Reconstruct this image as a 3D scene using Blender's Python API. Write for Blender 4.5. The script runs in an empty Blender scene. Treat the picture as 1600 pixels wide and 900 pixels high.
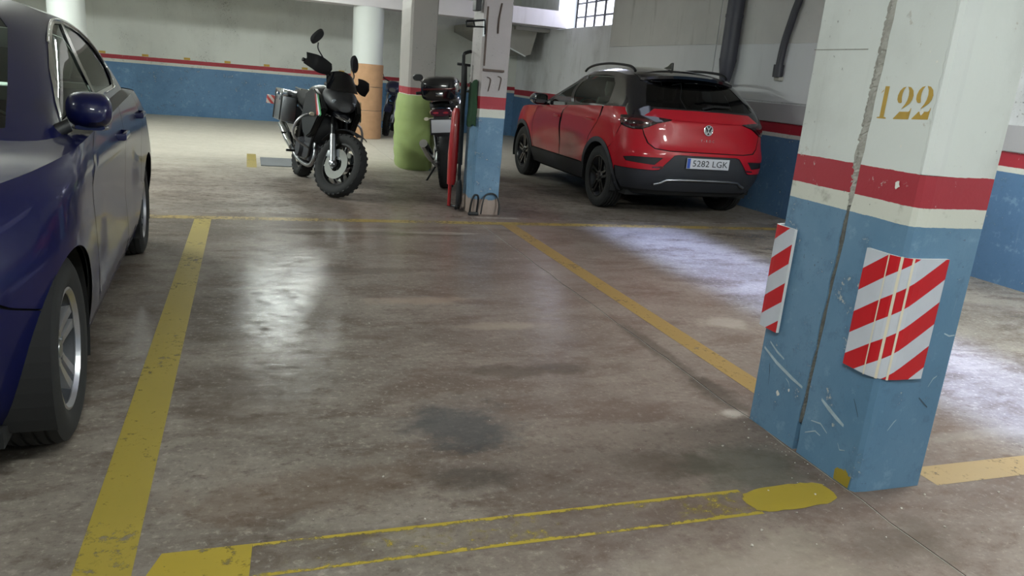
import bpy, bmesh, math, random
import numpy as np
from mathutils import Vector, Matrix
from mathutils.geometry import delaunay_2d_cdt
random.seed(4)
S = bpy.context.scene
COL = S.collection
PI = math.pi

# ------------------------------------------------------------------ camera, world, exposure
cam_d = bpy.data.cameras.new('camera'); cam = bpy.data.objects.new('camera', cam_d); COL.objects.link(cam)
cam_d.sensor_fit = 'HORIZONTAL'; cam_d.sensor_width = 36.0
cam_d.lens = 1187.08 / 1600 * 36.0
cam_d.clip_start = 0.05; cam_d.clip_end = 100
_p, _y, _r = math.radians(15.38731), math.radians(19.74260), math.radians(4.93101)
_f = Vector((math.sin(_y)*math.cos(_p), math.cos(_y)*math.cos(_p), -math.sin(_p)))
_r0 = Vector((math.cos(_y), -math.sin(_y), 0)); _u0 = _r0.cross(_f)
_rt = _r0*math.cos(_r) + _u0*math.sin(_r); _up = _rt.cross(_f)
cam.matrix_world = Matrix(((_rt.x, _up.x, -_f.x, 0), (_rt.y, _up.y, -_f.y, 0), (_rt.z, _up.z, -_f.z, 1.33), (0, 0, 0, 1)))
S.camera = cam
S.view_settings.view_transform = 'Standard'; S.view_settings.look = 'None'
S.view_settings.gamma = 1.0; S.view_settings.use_curve_mapping = False
S.view_settings.exposure = 0.28
w = bpy.data.worlds.new('world'); S.world = w; w.use_nodes = True
w.node_tree.nodes['Background'].inputs[0].default_value = (0.75, 0.82, 1.0, 1)
w.node_tree.nodes['Background'].inputs[1].default_value = 1.5
S.cycles.max_bounces = 8; S.cycles.diffuse_bounces = 4; S.cycles.glossy_bounces = 4
S.cycles.transparent_max_bounces = 12; S.cycles.sample_clamp_indirect = 4.0
S.cycles.caustics_reflective = False; S.cycles.caustics_refractive = False

def area_light(name, loc, rot, sx, sy, power, color, spread=180):
    d = bpy.data.lights.new(name, 'AREA'); d.shape = 'RECTANGLE'; d.size = sx; d.size_y = sy
    d.energy = power; d.color = color; d.spread = math.radians(spread)
    o = bpy.data.objects.new(name, d); COL.objects.link(o); o.location = loc; o.rotation_euler = rot
    return o
# narrow lamp added in an unseen light-well to cast the bay's daylight patch
area_light('floor_patch_light', (3.64, 4.35, 3.95), (0, 0, 0), 0.95, 4.7, 41, (0.40, 0.52, 1.0), 9)
# daylight entering through the grid window high in the right wall
area_light('window_daylight', (6.30, 14.1, 2.9), (0, math.radians(90), 0), 1.0, 2.2, 34, (0.78, 0.80, 1.0))
LAMPS = [  # fluorescent fittings hung from the ceiling, some added as fill: x, y, z, power, rotation
    (0.62, 12.7, 2.72, 230, 0.0),
    (-3.6, 12.9, 2.72, 270, 0.0),
    (0.1, 0.2, 2.72, 280, 0.0),
    (-4.4, 3.5, 2.72, 90, 0.0),
    (4.6, -0.9, 2.72, 200, 0.0),  # added fill for the right bays and the pillar fronts
    (-2.3, 8.2, 2.72, 500, 1.5708),  # added fill for the right wall and red car, its reflection out of sight
    (4.9, 2.6, 2.72, 500, 1.5708),  # added fill to brighten the right wall and pillar fronts
]

# ------------------------------------------------------------------ node helpers
def new_mat(name):
    m = bpy.data.materials.new(name); m.use_nodes = True
    nt = m.node_tree; b = nt.nodes['Principled BSDF']
    return m, nt, b
def rgb(h):
    h = h.lstrip('#'); v = [int(h[i:i+2], 16)/255 for i in (0, 2, 4)]
    return tuple(c/12.92 if c <= .04045 else ((c+.055)/1.055)**2.4 for c in v) + (1,)
def lnk(nt, a, b): nt.links.new(a, b)
def setin(nt, sock, v):
    if hasattr(v, 'node'): nt.links.new(v, sock)
    else: sock.default_value = v
def mth(nt, op, a, b=None, c=None, clamp=False):
    n = nt.nodes.new('ShaderNodeMath'); n.operation = op; n.use_clamp = clamp
    setin(nt, n.inputs[0], a)
    if b is not None: setin(nt, n.inputs[1], b)
    if c is not None: setin(nt, n.inputs[2], c)
    return n.outputs[0]
def mixc(nt, fac, a, b):
    n = nt.nodes.new('ShaderNodeMix'); n.data_type = 'RGBA'
    setin(nt, n.inputs[0], fac); setin(nt, n.inputs[6], a); setin(nt, n.inputs[7], b)
    return n.outputs[2]
def smooth(nt, v, a, b):
    n = nt.nodes.new('ShaderNodeMapRange'); n.interpolation_type = 'SMOOTHSTEP'
    setin(nt, n.inputs[0], v); n.inputs[1].default_value = a; n.inputs[2].default_value = b
    return n.outputs[0]
def noise(nt, vec, scale, detail=4, rough=.55, dist=0.0):
    n = nt.nodes.new('ShaderNodeTexNoise'); n.inputs['Scale'].default_value = scale
    n.inputs['Detail'].default_value = detail; n.inputs['Roughness'].default_value = rough
    n.inputs['Distortion'].default_value = dist
    if vec is not None: lnk(nt, vec, n.inputs['Vector'])
    return n.outputs[0]
def mapping(nt, vec, scale=(1, 1, 1), rot=(0, 0, 0), loc=(0, 0, 0)):
    n = nt.nodes.new('ShaderNodeMapping'); lnk(nt, vec, n.inputs[0])
    n.inputs[1].default_value = loc; n.inputs[2].default_value = rot; n.inputs[3].default_value = scale
    return n.outputs[0]
def wpos(nt):
    return nt.nodes.new('ShaderNodeNewGeometry').outputs['Position']
def objco(nt):
    return nt.nodes.new('ShaderNodeTexCoord').outputs['Object']
def sep(nt, v):
    n = nt.nodes.new('ShaderNodeSeparateXYZ'); lnk(nt, v, n.inputs[0]); return n.outputs
def bump(nt, b, h, strength=.3, dist=.01):
    n = nt.nodes.new('ShaderNodeBump'); n.inputs['Strength'].default_value = strength; n.inputs['Distance'].default_value = dist
    lnk(nt, h, n.inputs['Height']); lnk(nt, n.outputs[0], b.inputs['Normal'])
_mc = {}
def simple(name, hexc, rough=.5, metal=0.0, coat=0.0, var=0.08, vscale=6, emit=None, spec=.5):
    if name in _mc: return _mc[name]
    m, nt, b = new_mat(name)
    c = rgb(hexc); n = noise(nt, objco(nt), vscale, 4)
    dk = tuple(x*(1-var*2) for x in c[:3])+(1,); lt = tuple(min(1, x*(1+var*2)) for x in c[:3])+(1,)
    lnk(nt, mixc(nt, n, dk, lt), b.inputs['Base Color'])
    b.inputs['Roughness'].default_value = rough; b.inputs['Metallic'].default_value = metal
    b.inputs['Coat Weight'].default_value = coat; b.inputs['Coat Roughness'].default_value = .05
    b.inputs['Specular IOR Level'].default_value = spec
    if emit:
        b.inputs['Emission Color'].default_value = c; b.inputs['Emission Strength'].default_value = emit
    _mc[name] = m; return m
def glass_mat(name, tint, gloss=.06):
    if name in _mc: return _mc[name]
    m = bpy.data.materials.new(name); m.use_nodes = True; nt = m.node_tree; nt.nodes.clear()
    out = nt.nodes.new('ShaderNodeOutputMaterial'); mx = nt.nodes.new('ShaderNodeMixShader')
    tr = nt.nodes.new('ShaderNodeBsdfTransparent'); gl = nt.nodes.new('ShaderNodeBsdfGlossy')
    fr = nt.nodes.new('ShaderNodeFresnel'); fr.inputs[0].default_value = 1.5
    tr.inputs[0].default_value = tint+(1,); gl.inputs['Roughness'].default_value = .02
    lnk(nt, fr.outputs[0], mx.inputs[0]); lnk(nt, tr.outputs[0], mx.inputs[1]); lnk(nt, gl.outputs[0], mx.inputs[2])
    lnk(nt, mx.outputs[0], out.inputs[0]); _mc[name] = m; return m

# ------------------------------------------------------------------ surface materials
def concrete_floor():
    m, nt, b = new_mat('worn_concrete')
    P = wpos(nt)
    n1 = noise(nt, mapping(nt, P, (1, 1.5, 1)), .9, 6, .62, .3)
    n2 = noise(nt, mapping(nt, P, (1.0, 1.9, 1), (0, 0, .2)), 4.5, 9, .70, .15)
    n3 = noise(nt, P, 38, 7, .75)
    n4 = noise(nt, mapping(nt, P, (.7, 1.5, 1), (0, 0, -.15), (3, 5, 0)), 2.2, 9, .68, .2)
    n5 = noise(nt, mapping(nt, P, (1, 1.4, 1), (0, 0, .5), (7, 2, 0)), 11, 8, .72)
    base = mixc(nt, smooth(nt, n1, .32, .68), rgb('746c65'), rgb('988f86'))
    base = mixc(nt, mth(nt, 'MULTIPLY', smooth(nt, n2, .50, .76), .55), base, rgb('aaa097'))
    base = mixc(nt, mth(nt, 'MULTIPLY', smooth(nt, n4, .46, .64), .72), base, rgb('5c5047'))
    base = mixc(nt, mth(nt, 'MULTIPLY', smooth(nt, n5, .50, .70), .62), base, rgb('524840'))
    base = mixc(nt, mth(nt, 'MULTIPLY', smooth(nt, n5, .43, .26), .42), base, rgb('c4b9ad'))
    base = mixc(nt, mth(nt, 'MULTIPLY', smooth(nt, n3, .53, .70), .55), base, rgb('4c433c'))
    base = mixc(nt, mth(nt, 'MULTIPLY', smooth(nt, n3, .47, .32), .42), base, rgb('c8beb3'))
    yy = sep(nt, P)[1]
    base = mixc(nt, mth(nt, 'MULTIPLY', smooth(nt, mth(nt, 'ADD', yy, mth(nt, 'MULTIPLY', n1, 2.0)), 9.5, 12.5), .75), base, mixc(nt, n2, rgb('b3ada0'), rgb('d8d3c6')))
    xyz = sep(nt, P)
    nd = noise(nt, P, 4.0, 8, .72)
    def blob(cx, cy, rx, ry, jit=1.3):
        dx = mth(nt, 'DIVIDE', mth(nt, 'SUBTRACT', xyz[0], cx), rx)
        dy = mth(nt, 'DIVIDE', mth(nt, 'SUBTRACT', xyz[1], cy), ry)
        d = mth(nt, 'SQRT', mth(nt, 'ADD', mth(nt, 'MULTIPLY', dx, dx), mth(nt, 'MULTIPLY', dy, dy)))
        d = mth(nt, 'ADD', d, mth(nt, 'MULTIPLY', mth(nt, 'SUBTRACT', nd, .5), jit*2))
        n = nt.nodes.new('ShaderNodeMapRange'); n.interpolation_type = 'SMOOTHSTEP'
        lnk(nt, d, n.inputs[0]); n.inputs[1].default_value = 1.15; n.inputs[2].default_value = .40
        return n.outputs[0]
    # red-brown cast of the old floor paint in the right half of the bay
    red = mth(nt, 'MULTIPLY', smooth(nt, mth(nt, 'ADD', xyz[0], mth(nt, 'MULTIPLY', mth(nt, 'SUBTRACT', nd, .5), 1.2)), .1, 1.5),
              mth(nt, 'MULTIPLY', mth(nt, 'SUBTRACT', 1.0, smooth(nt, xyz[0], 2.9, 3.2)), mth(nt, 'SUBTRACT', 1.0, smooth(nt, xyz[1], 7.0, 9.5))))
    base = mixc(nt, mth(nt, 'MULTIPLY', red, .42), base, rgb('7d6660'))
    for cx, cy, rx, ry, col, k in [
            (.78, 2.62, .26, .24, '4b4d50', .75), (.70, 2.25, .20, .10, '45403c', .6), (1.25, 3.15, .55, .10, '4f443d', .6),
            (.15, 2.25, .5, .18, '6a5546', .42), (1.75, 2.12, .30, .25, '585c52', .6), (1.45, 2.2, .25, .14, '554d44', .5),
            (.95, 4.3, .34, .10, 'ab9486', .5), (1.30, 3.8, .30, .08, 'a8988c', .5), (.62, 5.0, .7, .10, '5a4f49', .55),
            (.9, 6.2, .9, .10, '54493f', .6), (.8, 7.45, .5, .35, '4c443e', .45), (2.05, 3.35, .07, .55, '4c433d', .55),
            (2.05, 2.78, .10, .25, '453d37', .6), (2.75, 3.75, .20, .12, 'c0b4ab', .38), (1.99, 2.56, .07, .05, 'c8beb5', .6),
            (1.55, 6.25, .45, .06, 'b8aca3', .45), (.55, 6.3, .5, .05, 'b4a9a0', .4), (2.3, 7.0, .3, .05, 'c6bdb5', .5),
            (3.0, 2.2, .5, .05, 'a79f98', .25), (1.4, 1.55, .5, .2, 'aaa093', .4), (1.9, 1.6, .3, .15, '5a524a', .5),
            (-.9, 3.4, .35, 1.0, '4a423b', .5), (.05, 3.0, .3, .5, '5d5047', .4), (2.5, 7.6, .5, .4, '4d3f3f', .6)]:
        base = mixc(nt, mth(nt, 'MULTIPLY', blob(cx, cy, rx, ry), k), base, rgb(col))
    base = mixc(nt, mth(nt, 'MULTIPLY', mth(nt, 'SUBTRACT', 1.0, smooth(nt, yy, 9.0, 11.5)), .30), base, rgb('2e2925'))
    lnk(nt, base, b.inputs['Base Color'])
    r = mth(nt, 'ADD', .12, mth(nt, 'MULTIPLY', n2, .16)); r = mth(nt, 'ADD', r, mth(nt, 'MULTIPLY', smooth(nt, yy, 6.2, 8.5), .25)); lnk(nt, r, b.inputs['Roughness'])
    nb = noise(nt, mapping(nt, P, (1, 3.2, 1)), 3.0, 6, .6)
    h = mth(nt, 'ADD', mth(nt, 'MULTIPLY', n2, .5), mth(nt, 'ADD', mth(nt, 'MULTIPLY', n3, .10), mth(nt, 'MULTIPLY', nb, .8)))
    bump(nt, b, h, .16, .012)
    lnk(nt, mth(nt, 'MULTIPLY', smooth(nt, n5, .68, .30), .11), b.inputs['Specular IOR Level'])
    return m
def band_paint(name, red_t, red_b, white_b, bare=0.0, white='b9bdbb', dirt=.5, blue=('507592', '6b8ba7')):
    m, nt, b = new_mat(name)
    P = wpos(nt); xyz = sep(nt, P)
    n1 = noise(nt, mapping(nt, P, (1, 1, .8)), 1.4, 6, .6); n2 = noise(nt, P, 9, 7, .68); n3 = noise(nt, P, 42, 4, .7)
    ns = noise(nt, mapping(nt, P, (5, 5, .35)), 2.0, 5, .6)
    z = mth(nt, 'ADD', xyz[2], mth(nt, 'MULTIPLY', mth(nt, 'SUBTRACT', n2, .5), .012))
    wh = mixc(nt, mth(nt, 'MULTIPLY', smooth(nt, n1, .42, .75), dirt), rgb(white), rgb('8f908c'))
    wh = mixc(nt, mth(nt, 'MULTIPLY', smooth(nt, ns, .55, .8), dirt*.6), wh, rgb('85837e'))
    wh = mixc(nt, mth(nt, 'MULTIPLY', smooth(nt, n2, .64, .72), dirt*.8), wh, rgb('7e7b76'))
    bl = mixc(nt, smooth(nt, n1, .3, .75), rgb(blue[0]), rgb(blue[1]))
    bl = mixc(nt, mth(nt, 'MULTIPLY', smooth(nt, n2, .52, .68), .55), bl, rgb('42607a'))
    bl = mixc(nt, mth(nt, 'MULTIPLY', smooth(nt, n2, .44, .30), .45), bl, rgb('84a2ba'))
    bl = mixc(nt, mth(nt, 'MULTIPLY', smooth(nt, ns, .62, .8), .35), bl, rgb('8aa0ac'))
    rd = mixc(nt, n1, rgb('8c1f2c'), rgb('a82838'))
    w2 = mixc(nt, smooth(nt, n2, .55, .75), rgb('c8c9c0'), rgb('9a9a90'))
    c = mixc(nt, mth(nt, 'GREATER_THAN', z, white_b), bl, w2)
    c = mixc(nt, mth(nt, 'GREATER_THAN', z, red_b), c, rd)
    c = mixc(nt, mth(nt, 'GREATER_THAN', z, red_t), c, wh)
    chips = mth(nt, 'MULTIPLY', smooth(nt, n2, .60, .64), smooth(nt, n3, .56, .60))
    c = mixc(nt, mth(nt, 'MULTIPLY', chips, .8), c, rgb('b5b2ac'))
    dark = mth(nt, 'MULTIPLY', smooth(nt, mth(nt, 'ADD', n3, mth(nt, 'MULTIPLY', n1, .5)), .925, .97), .6)
    c = mixc(nt, dark, c, rgb('3c3c3c'))
    if bare > 0:
        zz = mth(nt, 'ADD', xyz[2], mth(nt, 'MULTIPLY', mth(nt, 'SUBTRACT', n2, .5), .12))
        c = mixc(nt, mth(nt, 'LESS_THAN', zz, bare), c, mixc(nt, n2, rgb('7d6c64'), rgb('a8988f')))
    lnk(nt, c, b.inputs['Base Color']); b.inputs['Roughness'].default_value = .55
    bump(nt, b, mth(nt, 'ADD', n2, mth(nt, 'MULTIPLY', n3, .4)), .25, .006)
    return m
def yellow_paint(name, wear, edge_axis=None, lo=0, hi=0, col='a8943c'):
    """road paint; wear is the share rubbed away; with edge_axis the paint survives mostly along the two edges"""
    m, nt, b = new_mat(name)
    P = wpos(nt); xyz = sep(nt, P)
    n1 = noise(nt, P, 2.2, 6, .65); n2 = noise(nt, P, 28, 6, .72)
    lnk(nt, mixc(nt, n1, rgb(col), tuple(c*.72 for c in rgb(col)[:3])+(1,)), b.inputs['Base Color'])
    v = mth(nt, 'ADD', mth(nt, 'MULTIPLY', n1, .45), mth(nt, 'MULTIPLY', n2, .55))
    if edge_axis is not None:
        t = mth(nt, 'DIVIDE', mth(nt, 'SUBTRACT', xyz[edge_axis], (lo+hi)/2), (hi-lo)/2)
        e = smooth(nt, mth(nt, 'ABSOLUTE', t), .70, .92)
        v = mth(nt, 'ADD', v, mth(nt, 'MULTIPLY', e, .15))
    a = smooth(nt, v, wear-.05, wear+.07)
    lnk(nt, mth(nt, 'MULTIPLY', a, .88), b.inputs['Alpha']); b.inputs['Roughness'].default_value = .5
    return m
def plaster(name, c1, c2, scale=2.0, rough=.8, dirt='77756f', dk=.5):
    m, nt, b = new_mat(name)
    P = wpos(nt)
    n1 = noise(nt, P, scale, 6, .6); n2 = noise(nt, P, scale*8, 6, .7); n3 = noise(nt, mapping(nt, P, (3, 3, .5)), scale*.8, 5, .6)
    c = mixc(nt, n1, rgb(c1), rgb(c2)); c = mixc(nt, mth(nt, 'MULTIPLY', smooth(nt, n3, .55, .8), dk), c, rgb(dirt))
    c = mixc(nt, mth(nt, 'MULTIPLY', smooth(nt, n2, .62, .75), dk*.6), c, rgb(dirt))
    lnk(nt, c, b.inputs['Base Color']); b.inputs['Roughness'].default_value = rough
    bump(nt, b, n2, .25, .006); return m
M = {}
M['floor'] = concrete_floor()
M['pillar_paint'] = band_paint('pillar_paint', 1.14, 1.035, .972, dirt=.25, white='c6cac8')
M['pillar_near'] = band_paint('pillar_paint_worn', 1.14, 1.035, .972, dirt=.5, white='ccd0ce')
M['pillar_far'] = band_paint('pillar_paint_dusty', 1.14, 1.025, .945, bare=.16, white='a39b9c', dirt=.5)
M['pillar_grey'] = band_paint('pillar_paint_grey', 1.10, 1.01, .96, white='9d9894', dirt=.5)
M['wall_r'] = band_paint('wall_paint_right', 1.085, .965, .92, white='d8dadc', dirt=.5, blue=('48698c', '56789a'))
M['wall_b'] = band_paint('wall_paint_back', 1.13, 1.05, .99, white='cfd2cc', dirt=.25, blue=('4a7094', '5b82a6'))
M['white_col'] = plaster('white_column_paint', 'c6cbc8', 'd2d6d3', 1.5, .6, dk=.1)
M['beam'] = plaster('beam_paint', 'd8d4d6', 'cbc6ca', 2, .7, dk=.2)
M['ceiling'] = plaster('ceiling_plaster', 'b8b6b0', 'c6c4be', 2, .9, dk=.3)
M['rubble'] = plaster('joint_mortar', 'b4b2ac', '77756f', 26, .95, dirt='35322f', dk=.9)
M['rubble_dark'] = plaster('joint_shade_mortar', '7a7973', '3a3b3c', 30, .95, dirt='8b8a84', dk=.6)  # darker mortar, with the shade of the lower crack put into its colour
M['concrete'] = plaster('raw_concrete', 'a6a49c', '8c8a82', 3, .9, dk=.4)
M['line'] = yellow_paint('yellow_line_paint', .40, col='a08d38')
M['line_far'] = yellow_paint('yellow_line_faded', .46, col='9c8444')
M['line_amber'] = yellow_paint('amber_line_paint', .40, col='967845')
M['line_worn'] = yellow_paint('yellow_line_worn', .575, 1, 1.83, 1.985, col='b09a34')
M['line_fresh'] = yellow_paint('yellow_fresh_paint', .38, col='a8922f')
M['chip'] = simple('bare_plaster', 'd8d6d0', .8)
M['number'] = simple('ochre_stencil_paint', 'ab8a33', .55, var=.12, vscale=30)
M['black_metal'] = simple('black_metal', '17181b', .35, .3)
M['black_plastic'] = simple('black_plastic', '121317', .55)
M['grey_plastic'] = simple('grey_cladding', '212329', .6)
M['rubber'] = simple('tyre_rubber', '131415', .85, var=.15, vscale=20)
M['gloss_black'] = simple('gloss_black', '101116', .12, coat=1.0)
M['dark_void'] = simple('dark_lining', '0b0b0d', .9)
M['chrome'] = simple('chrome', 'd6d8da', .12, 1.0)
M['alloy'] = simple('silver_alloy', 'b9b9bd', .28, .85)
M['black_alloy'] = simple('black_alloy', '141416', .3, .5, coat=.5)
M['steel'] = simple('brushed_steel', '9fa2a5', .35, 1.0)
M['red_car'] = simple('red_car_paint', '9c1220', .35, coat=.55, var=.03, vscale=2, spec=.2)
M['blue_car'] = simple('blue_car_paint', '050935', .42, 0.0, coat=.55, var=.05, vscale=2, spec=.2)
M['tail'] = simple('tail_lamp_red', '4a0a10', .12, coat=1.0)
M['tail_dark'] = simple('tail_lamp_smoked', '1c0c10', .12, coat=1.0)
M['lens'] = simple('clear_lens', '7e858c', .1, .3, coat=1.0)
M['seat'] = simple('grey_seat_fabric', '4a4c4a', .9)
M['seat_light'] = simple('light_seat_fabric', '565b55', .9)
M['glass'] = glass_mat('green_tinted_glass', (.72, .84, .76))
M['privacy'] = glass_mat('privacy_glass', (.10, .11, .13))
M['plate'] = simple('plate_white', 'b9bac0', .5, var=.02)
M['plate_blue'] = simple('plate_blue', '2a4a9c', .5)
M['ink'] = simple('black_ink', '16161a', .5)
M['board_edge'] = simple('foam_board_edge', 'd9dbdc', .6)
M['cream'] = simple('cream_strip', 'd8d0bd', .5)
M['cardboard'] = simple('brown_cardboard', 'b58e6c', .85, var=.1, vscale=9)
M['green_wrap'] = simple('green_foam', '95a868', .6, var=.12, vscale=4)
M['green_cloth'] = simple('green_cloth', '2f5238', .9, var=.15)
M['red_paint'] = simple('red_enamel', 'a11f24', .35, coat=.4)
M['pipe'] = simple('dark_grey_pipe', '3a3a44', .5, var=.12)
M['pvc'] = simple('black_hose', '2b2b33', .5)
M['rust'] = simple('rusty_iron', '5a4c46', .8, var=.2, vscale=14)
M['yellow_tag'] = simple('yellow_tag', 'b9953c', .6)
M['tube'] = simple('lamp_tube', 'f2fff4', .4, emit=1)
M['daylight'] = None

# ------------------------------------------------------------------ mesh helpers
def link(name, me, mat, parent=None, smooth=False, loc=None):
    o = bpy.data.objects.new(name, me); COL.objects.link(o)
    if mat is not None and len(me.materials) == 0: me.materials.append(mat)
    if parent is not None: o.parent = parent
    if loc is not None: o.location = loc
    if smooth:
        me.polygons.foreach_set('use_smooth', [True]*len(me.polygons))
        me.set_sharp_from_angle(angle=math.radians(38 if smooth is True else smooth))
    return o
class MB:
    def __init__(s): s.bm = bmesh.new()
    def mesh(s, V, F):
        vs = [s.bm.verts.new(v) for v in V]
        for f in F:
            try: s.bm.faces.new([vs[i] for i in f])
            except ValueError: pass
        return s
    def box(s, a, b, bevel=0, mtx=None):
        (x0, y0, z0), (x1, y1, z1) = a, b
        bm = bmesh.new()
        V = [bm.verts.new(v) for v in ((x0,y0,z0),(x1,y0,z0),(x1,y1,z0),(x0,y1,z0),(x0,y0,z1),(x1,y0,z1),(x1,y1,z1),(x0,y1,z1))]
        for f in ((3,2,1,0),(4,5,6,7),(0,1,5,4),(1,2,6,5),(2,3,7,6),(3,0,4,7)): bm.faces.new([V[i] for i in f])
        if bevel: bmesh.ops.bevel(bm, geom=bm.edges[:], offset=bevel, segments=2, affect='EDGES', profile=.6)
        return s.add(bm, mtx)
    def add(s, bm, mtx=None):
        if mtx is not None: bm.transform(mtx)
        me = bpy.data.meshes.new('t'); bm.to_mesh(me); bm.free(); s.bm.from_mesh(me); bpy.data.meshes.remove(me); return s
    def prism(s, poly, axis, a, b, bevel=0, mtx=None):
        """poly: 2-D outline; extruded along axis 0/1/2 from a to b"""
        bm = bmesh.new()
        def P(p, t): return {0: (t, p[0], p[1]), 1: (p[0], t, p[1]), 2: (p[0], p[1], t)}[axis]
        A = [bm.verts.new(P(p, a)) for p in poly]; B = [bm.verts.new(P(p, b)) for p in poly]
        n = len(poly); bm.faces.new(A[::-1]); bm.faces.new(B)
        for i in range(n): bm.faces.new((A[i], A[(i+1) % n], B[(i+1) % n], B[i]))
        bmesh.ops.recalc_face_normals(bm, faces=bm.faces)
        if bevel: bmesh.ops.bevel(bm, geom=bm.edges[:], offset=bevel, segments=2, affect='EDGES', profile=.6, clamp_overlap=True)
        return s.add(bm, mtx)
    def tube(s, pts, r, n=10, cap=True, closed=False, mtx=None):
        pts = [Vector(p) for p in pts]; m = len(pts)
        rs = r if isinstance(r, (list, tuple)) else [r]*m
        bm = bmesh.new(); rings = []; up = None
        for i, p in enumerate(pts):
            t = (pts[(i+1) % m]-pts[i-1]) if closed else (pts[min(i+1, m-1)]-pts[max(i-1, 0)])
            t.normalize()
            if up is None:
                up = Vector((0, 0, 1)) if abs(t.z) < .9 else Vector((1, 0, 0))
            a = t.cross(up)
            if a.length < 1e-4: a = t.cross(Vector((0, 1, 0)))
            a.normalize(); bb = a.cross(t); up = bb
            rings.append([bm.verts.new(p+(a*math.cos(k*2*PI/n)+bb*math.sin(k*2*PI/n))*rs[i]) for k in range(n)])
        L = m if closed else m-1
        for i in range(L):
            A, B = rings[i], rings[(i+1) % m]
            for k in range(n): bm.faces.new((A[k], A[(k+1) % n], B[(k+1) % n], B[k]))
        if cap and not closed: bm.faces.new(rings[0][::-1]); bm.faces.new(rings[-1])
        bmesh.ops.recalc_face_normals(bm, faces=bm.faces)
        return s.add(bm, mtx)
    def lathe(s, prof, n=32, axis=0, mtx=None, arc=(0, 2*PI), closed=False):
        """prof: (position along axis, radius)"""
        bm = bmesh.new(); full = abs(arc[1]-arc[0]-2*PI) < 1e-6
        N = n if full else n+1; rings = []
        for k in range(N):
            a = arc[0]+(arc[1]-arc[0])*k/n; c, sn = math.cos(a), math.sin(a)
            rings.append([bm.verts.new({0: (t, r*c, r*sn), 1: (r*c, t, r*sn), 2: (r*c, r*sn, t)}[axis]) for t, r in prof])
        m = len(prof)
        for k in range(N if full else N-1):
            A, B = rings[k], rings[(k+1) % N]
            for i in range(m if closed else m-1): 
                j = (i+1) % m
                bm.faces.new((A[i], A[j], B[j], B[i]))
        bmesh.ops.remove_doubles(bm, verts=bm.verts, dist=1e-5)
        bmesh.ops.recalc_face_normals(bm, faces=bm.faces)
        return s.add(bm, mtx)
    def loft(s, secs, n=20, mtx=None, axis=1):
        """secs: (t, cx, cz, half width, half height, exponent): super-ellipse sections along the axis"""
        bm = bmesh.new(); rings = []
        for t, cx, cz, hw, hh, e in secs:
            R = []
            for k in range(n):
                a = 2*PI*k/n; c, sn = math.cos(a), math.sin(a)
                x = cx+hw*math.copysign(abs(c)**(2/e), c); z = cz+hh*math.copysign(abs(sn)**(2/e), sn)
                R.append(bm.verts.new((x, t, z) if axis == 1 else (t, x, z) if axis == 0 else (x, z, t)))
            rings.append(R)
        for i in range(len(rings)-1):
            for k in range(n): bm.faces.new((rings[i][k], rings[i][(k+1) % n], rings[i+1][(k+1) % n], rings[i+1][k]))
        bm.faces.new(rings[0]); bm.faces.new(rings[-1][::-1])
        bmesh.ops.recalc_face_normals(bm, faces=bm.faces)
        return s.add(bm, mtx)
    def build(s, name, mat, parent=None, smooth=False, loc=None, mtx=None):
        if mtx is not None: s.bm.transform(mtx)
        me = bpy.data.meshes.new(name); s.bm.to_mesh(me); s.bm.free()
        return link(name, me, mat, parent, smooth, loc)
def empty(name, loc=(0, 0, 0), rot=(0, 0, 0), parent=None):
    o = bpy.data.objects.new(name, None); COL.objects.link(o); o.location = loc; o.rotation_euler = rot
    o.empty_display_size = .1
    if parent is not None: o.parent = parent
    return o
def tag(o, label, cat, group=None, kind=None):
    o['label'] = label; o['category'] = cat
    if group: o['group'] = group
    if kind: o['kind'] = kind
    return o
def struct(o): o['kind'] = 'structure'; return o
def text_mesh(body, size, extrude=.0008, space=1.0):
    c = bpy.data.curves.new('lettering', 'FONT'); c.body = body; c.size = size; c.extrude = extrude
    c.align_x = 'CENTER'; c.align_y = 'CENTER'; c.space_character = space; c.resolution_u = 3
    o = bpy.data.objects.new('lettering', c); COL.objects.link(o)
    dg = bpy.context.evaluated_depsgraph_get(); me = bpy.data.meshes.new_from_object(o.evaluated_get(dg))
    bpy.data.objects.remove(o); bpy.data.curves.remove(c); me.materials.clear(); return me
def bez(pts, n=8):
    """Catmull-Rom through the points"""
    pts = [Vector(p) for p in pts]; out = []
    for i in range(len(pts)-1):
        p0, p1, p2, p3 = pts[max(i-1, 0)], pts[i], pts[i+1], pts[min(i+2, len(pts)-1)]
        for k in range(n):
            t = k/n
            out.append(.5*((2*p1)+(p2-p0)*t+(2*p0-5*p1+4*p2-p3)*t*t+(3*p1-p0-3*p2+p3)*t**3))
    out.append(pts[-1]); return out

# ================================================================== STRUCTURE
XL, XR, YF, YB, ZC = -7.0, 5.95, -3.0, 17.6, 3.25
# floor: two cast slabs with the construction joint between the pillars left as a groove
JX = 2.035
def slab(name, x0, x1, seed):
    bm = bmesh.new(); rnd = random.Random(seed)
    ys = [YF-.2+(YB-YF+.4)*i/150 for i in range(151)]
    top0, top1 = [], []
    for yv in ys:
        j = (rnd.random()-.5)*.016
        top0.append((x0+(j if x0 == JX+.004 else 0), yv)); top1.append((x1+(j if x1 == JX-.004 else 0), yv))
    V0 = [bm.verts.new((x, yv, 0)) for x, yv in top0]; V1 = [bm.verts.new((x, yv, 0)) for x, yv in top1]
    B0 = [bm.verts.new((x, yv, -.2)) for x, yv in top0]; B1 = [bm.verts.new((x, yv, -.2)) for x, yv in top1]
    for i in range(150):
        bm.faces.new((V0[i], V1[i], V1[i+1], V0[i+1])); bm.faces.new((B0[i], V0[i], V0[i+1], B0[i+1])); bm.faces.new((V1[i], B1[i], B1[i+1], V1[i+1]))
    me = bpy.data.meshes.new(name); bm.to_mesh(me); bm.free(); return me
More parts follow.
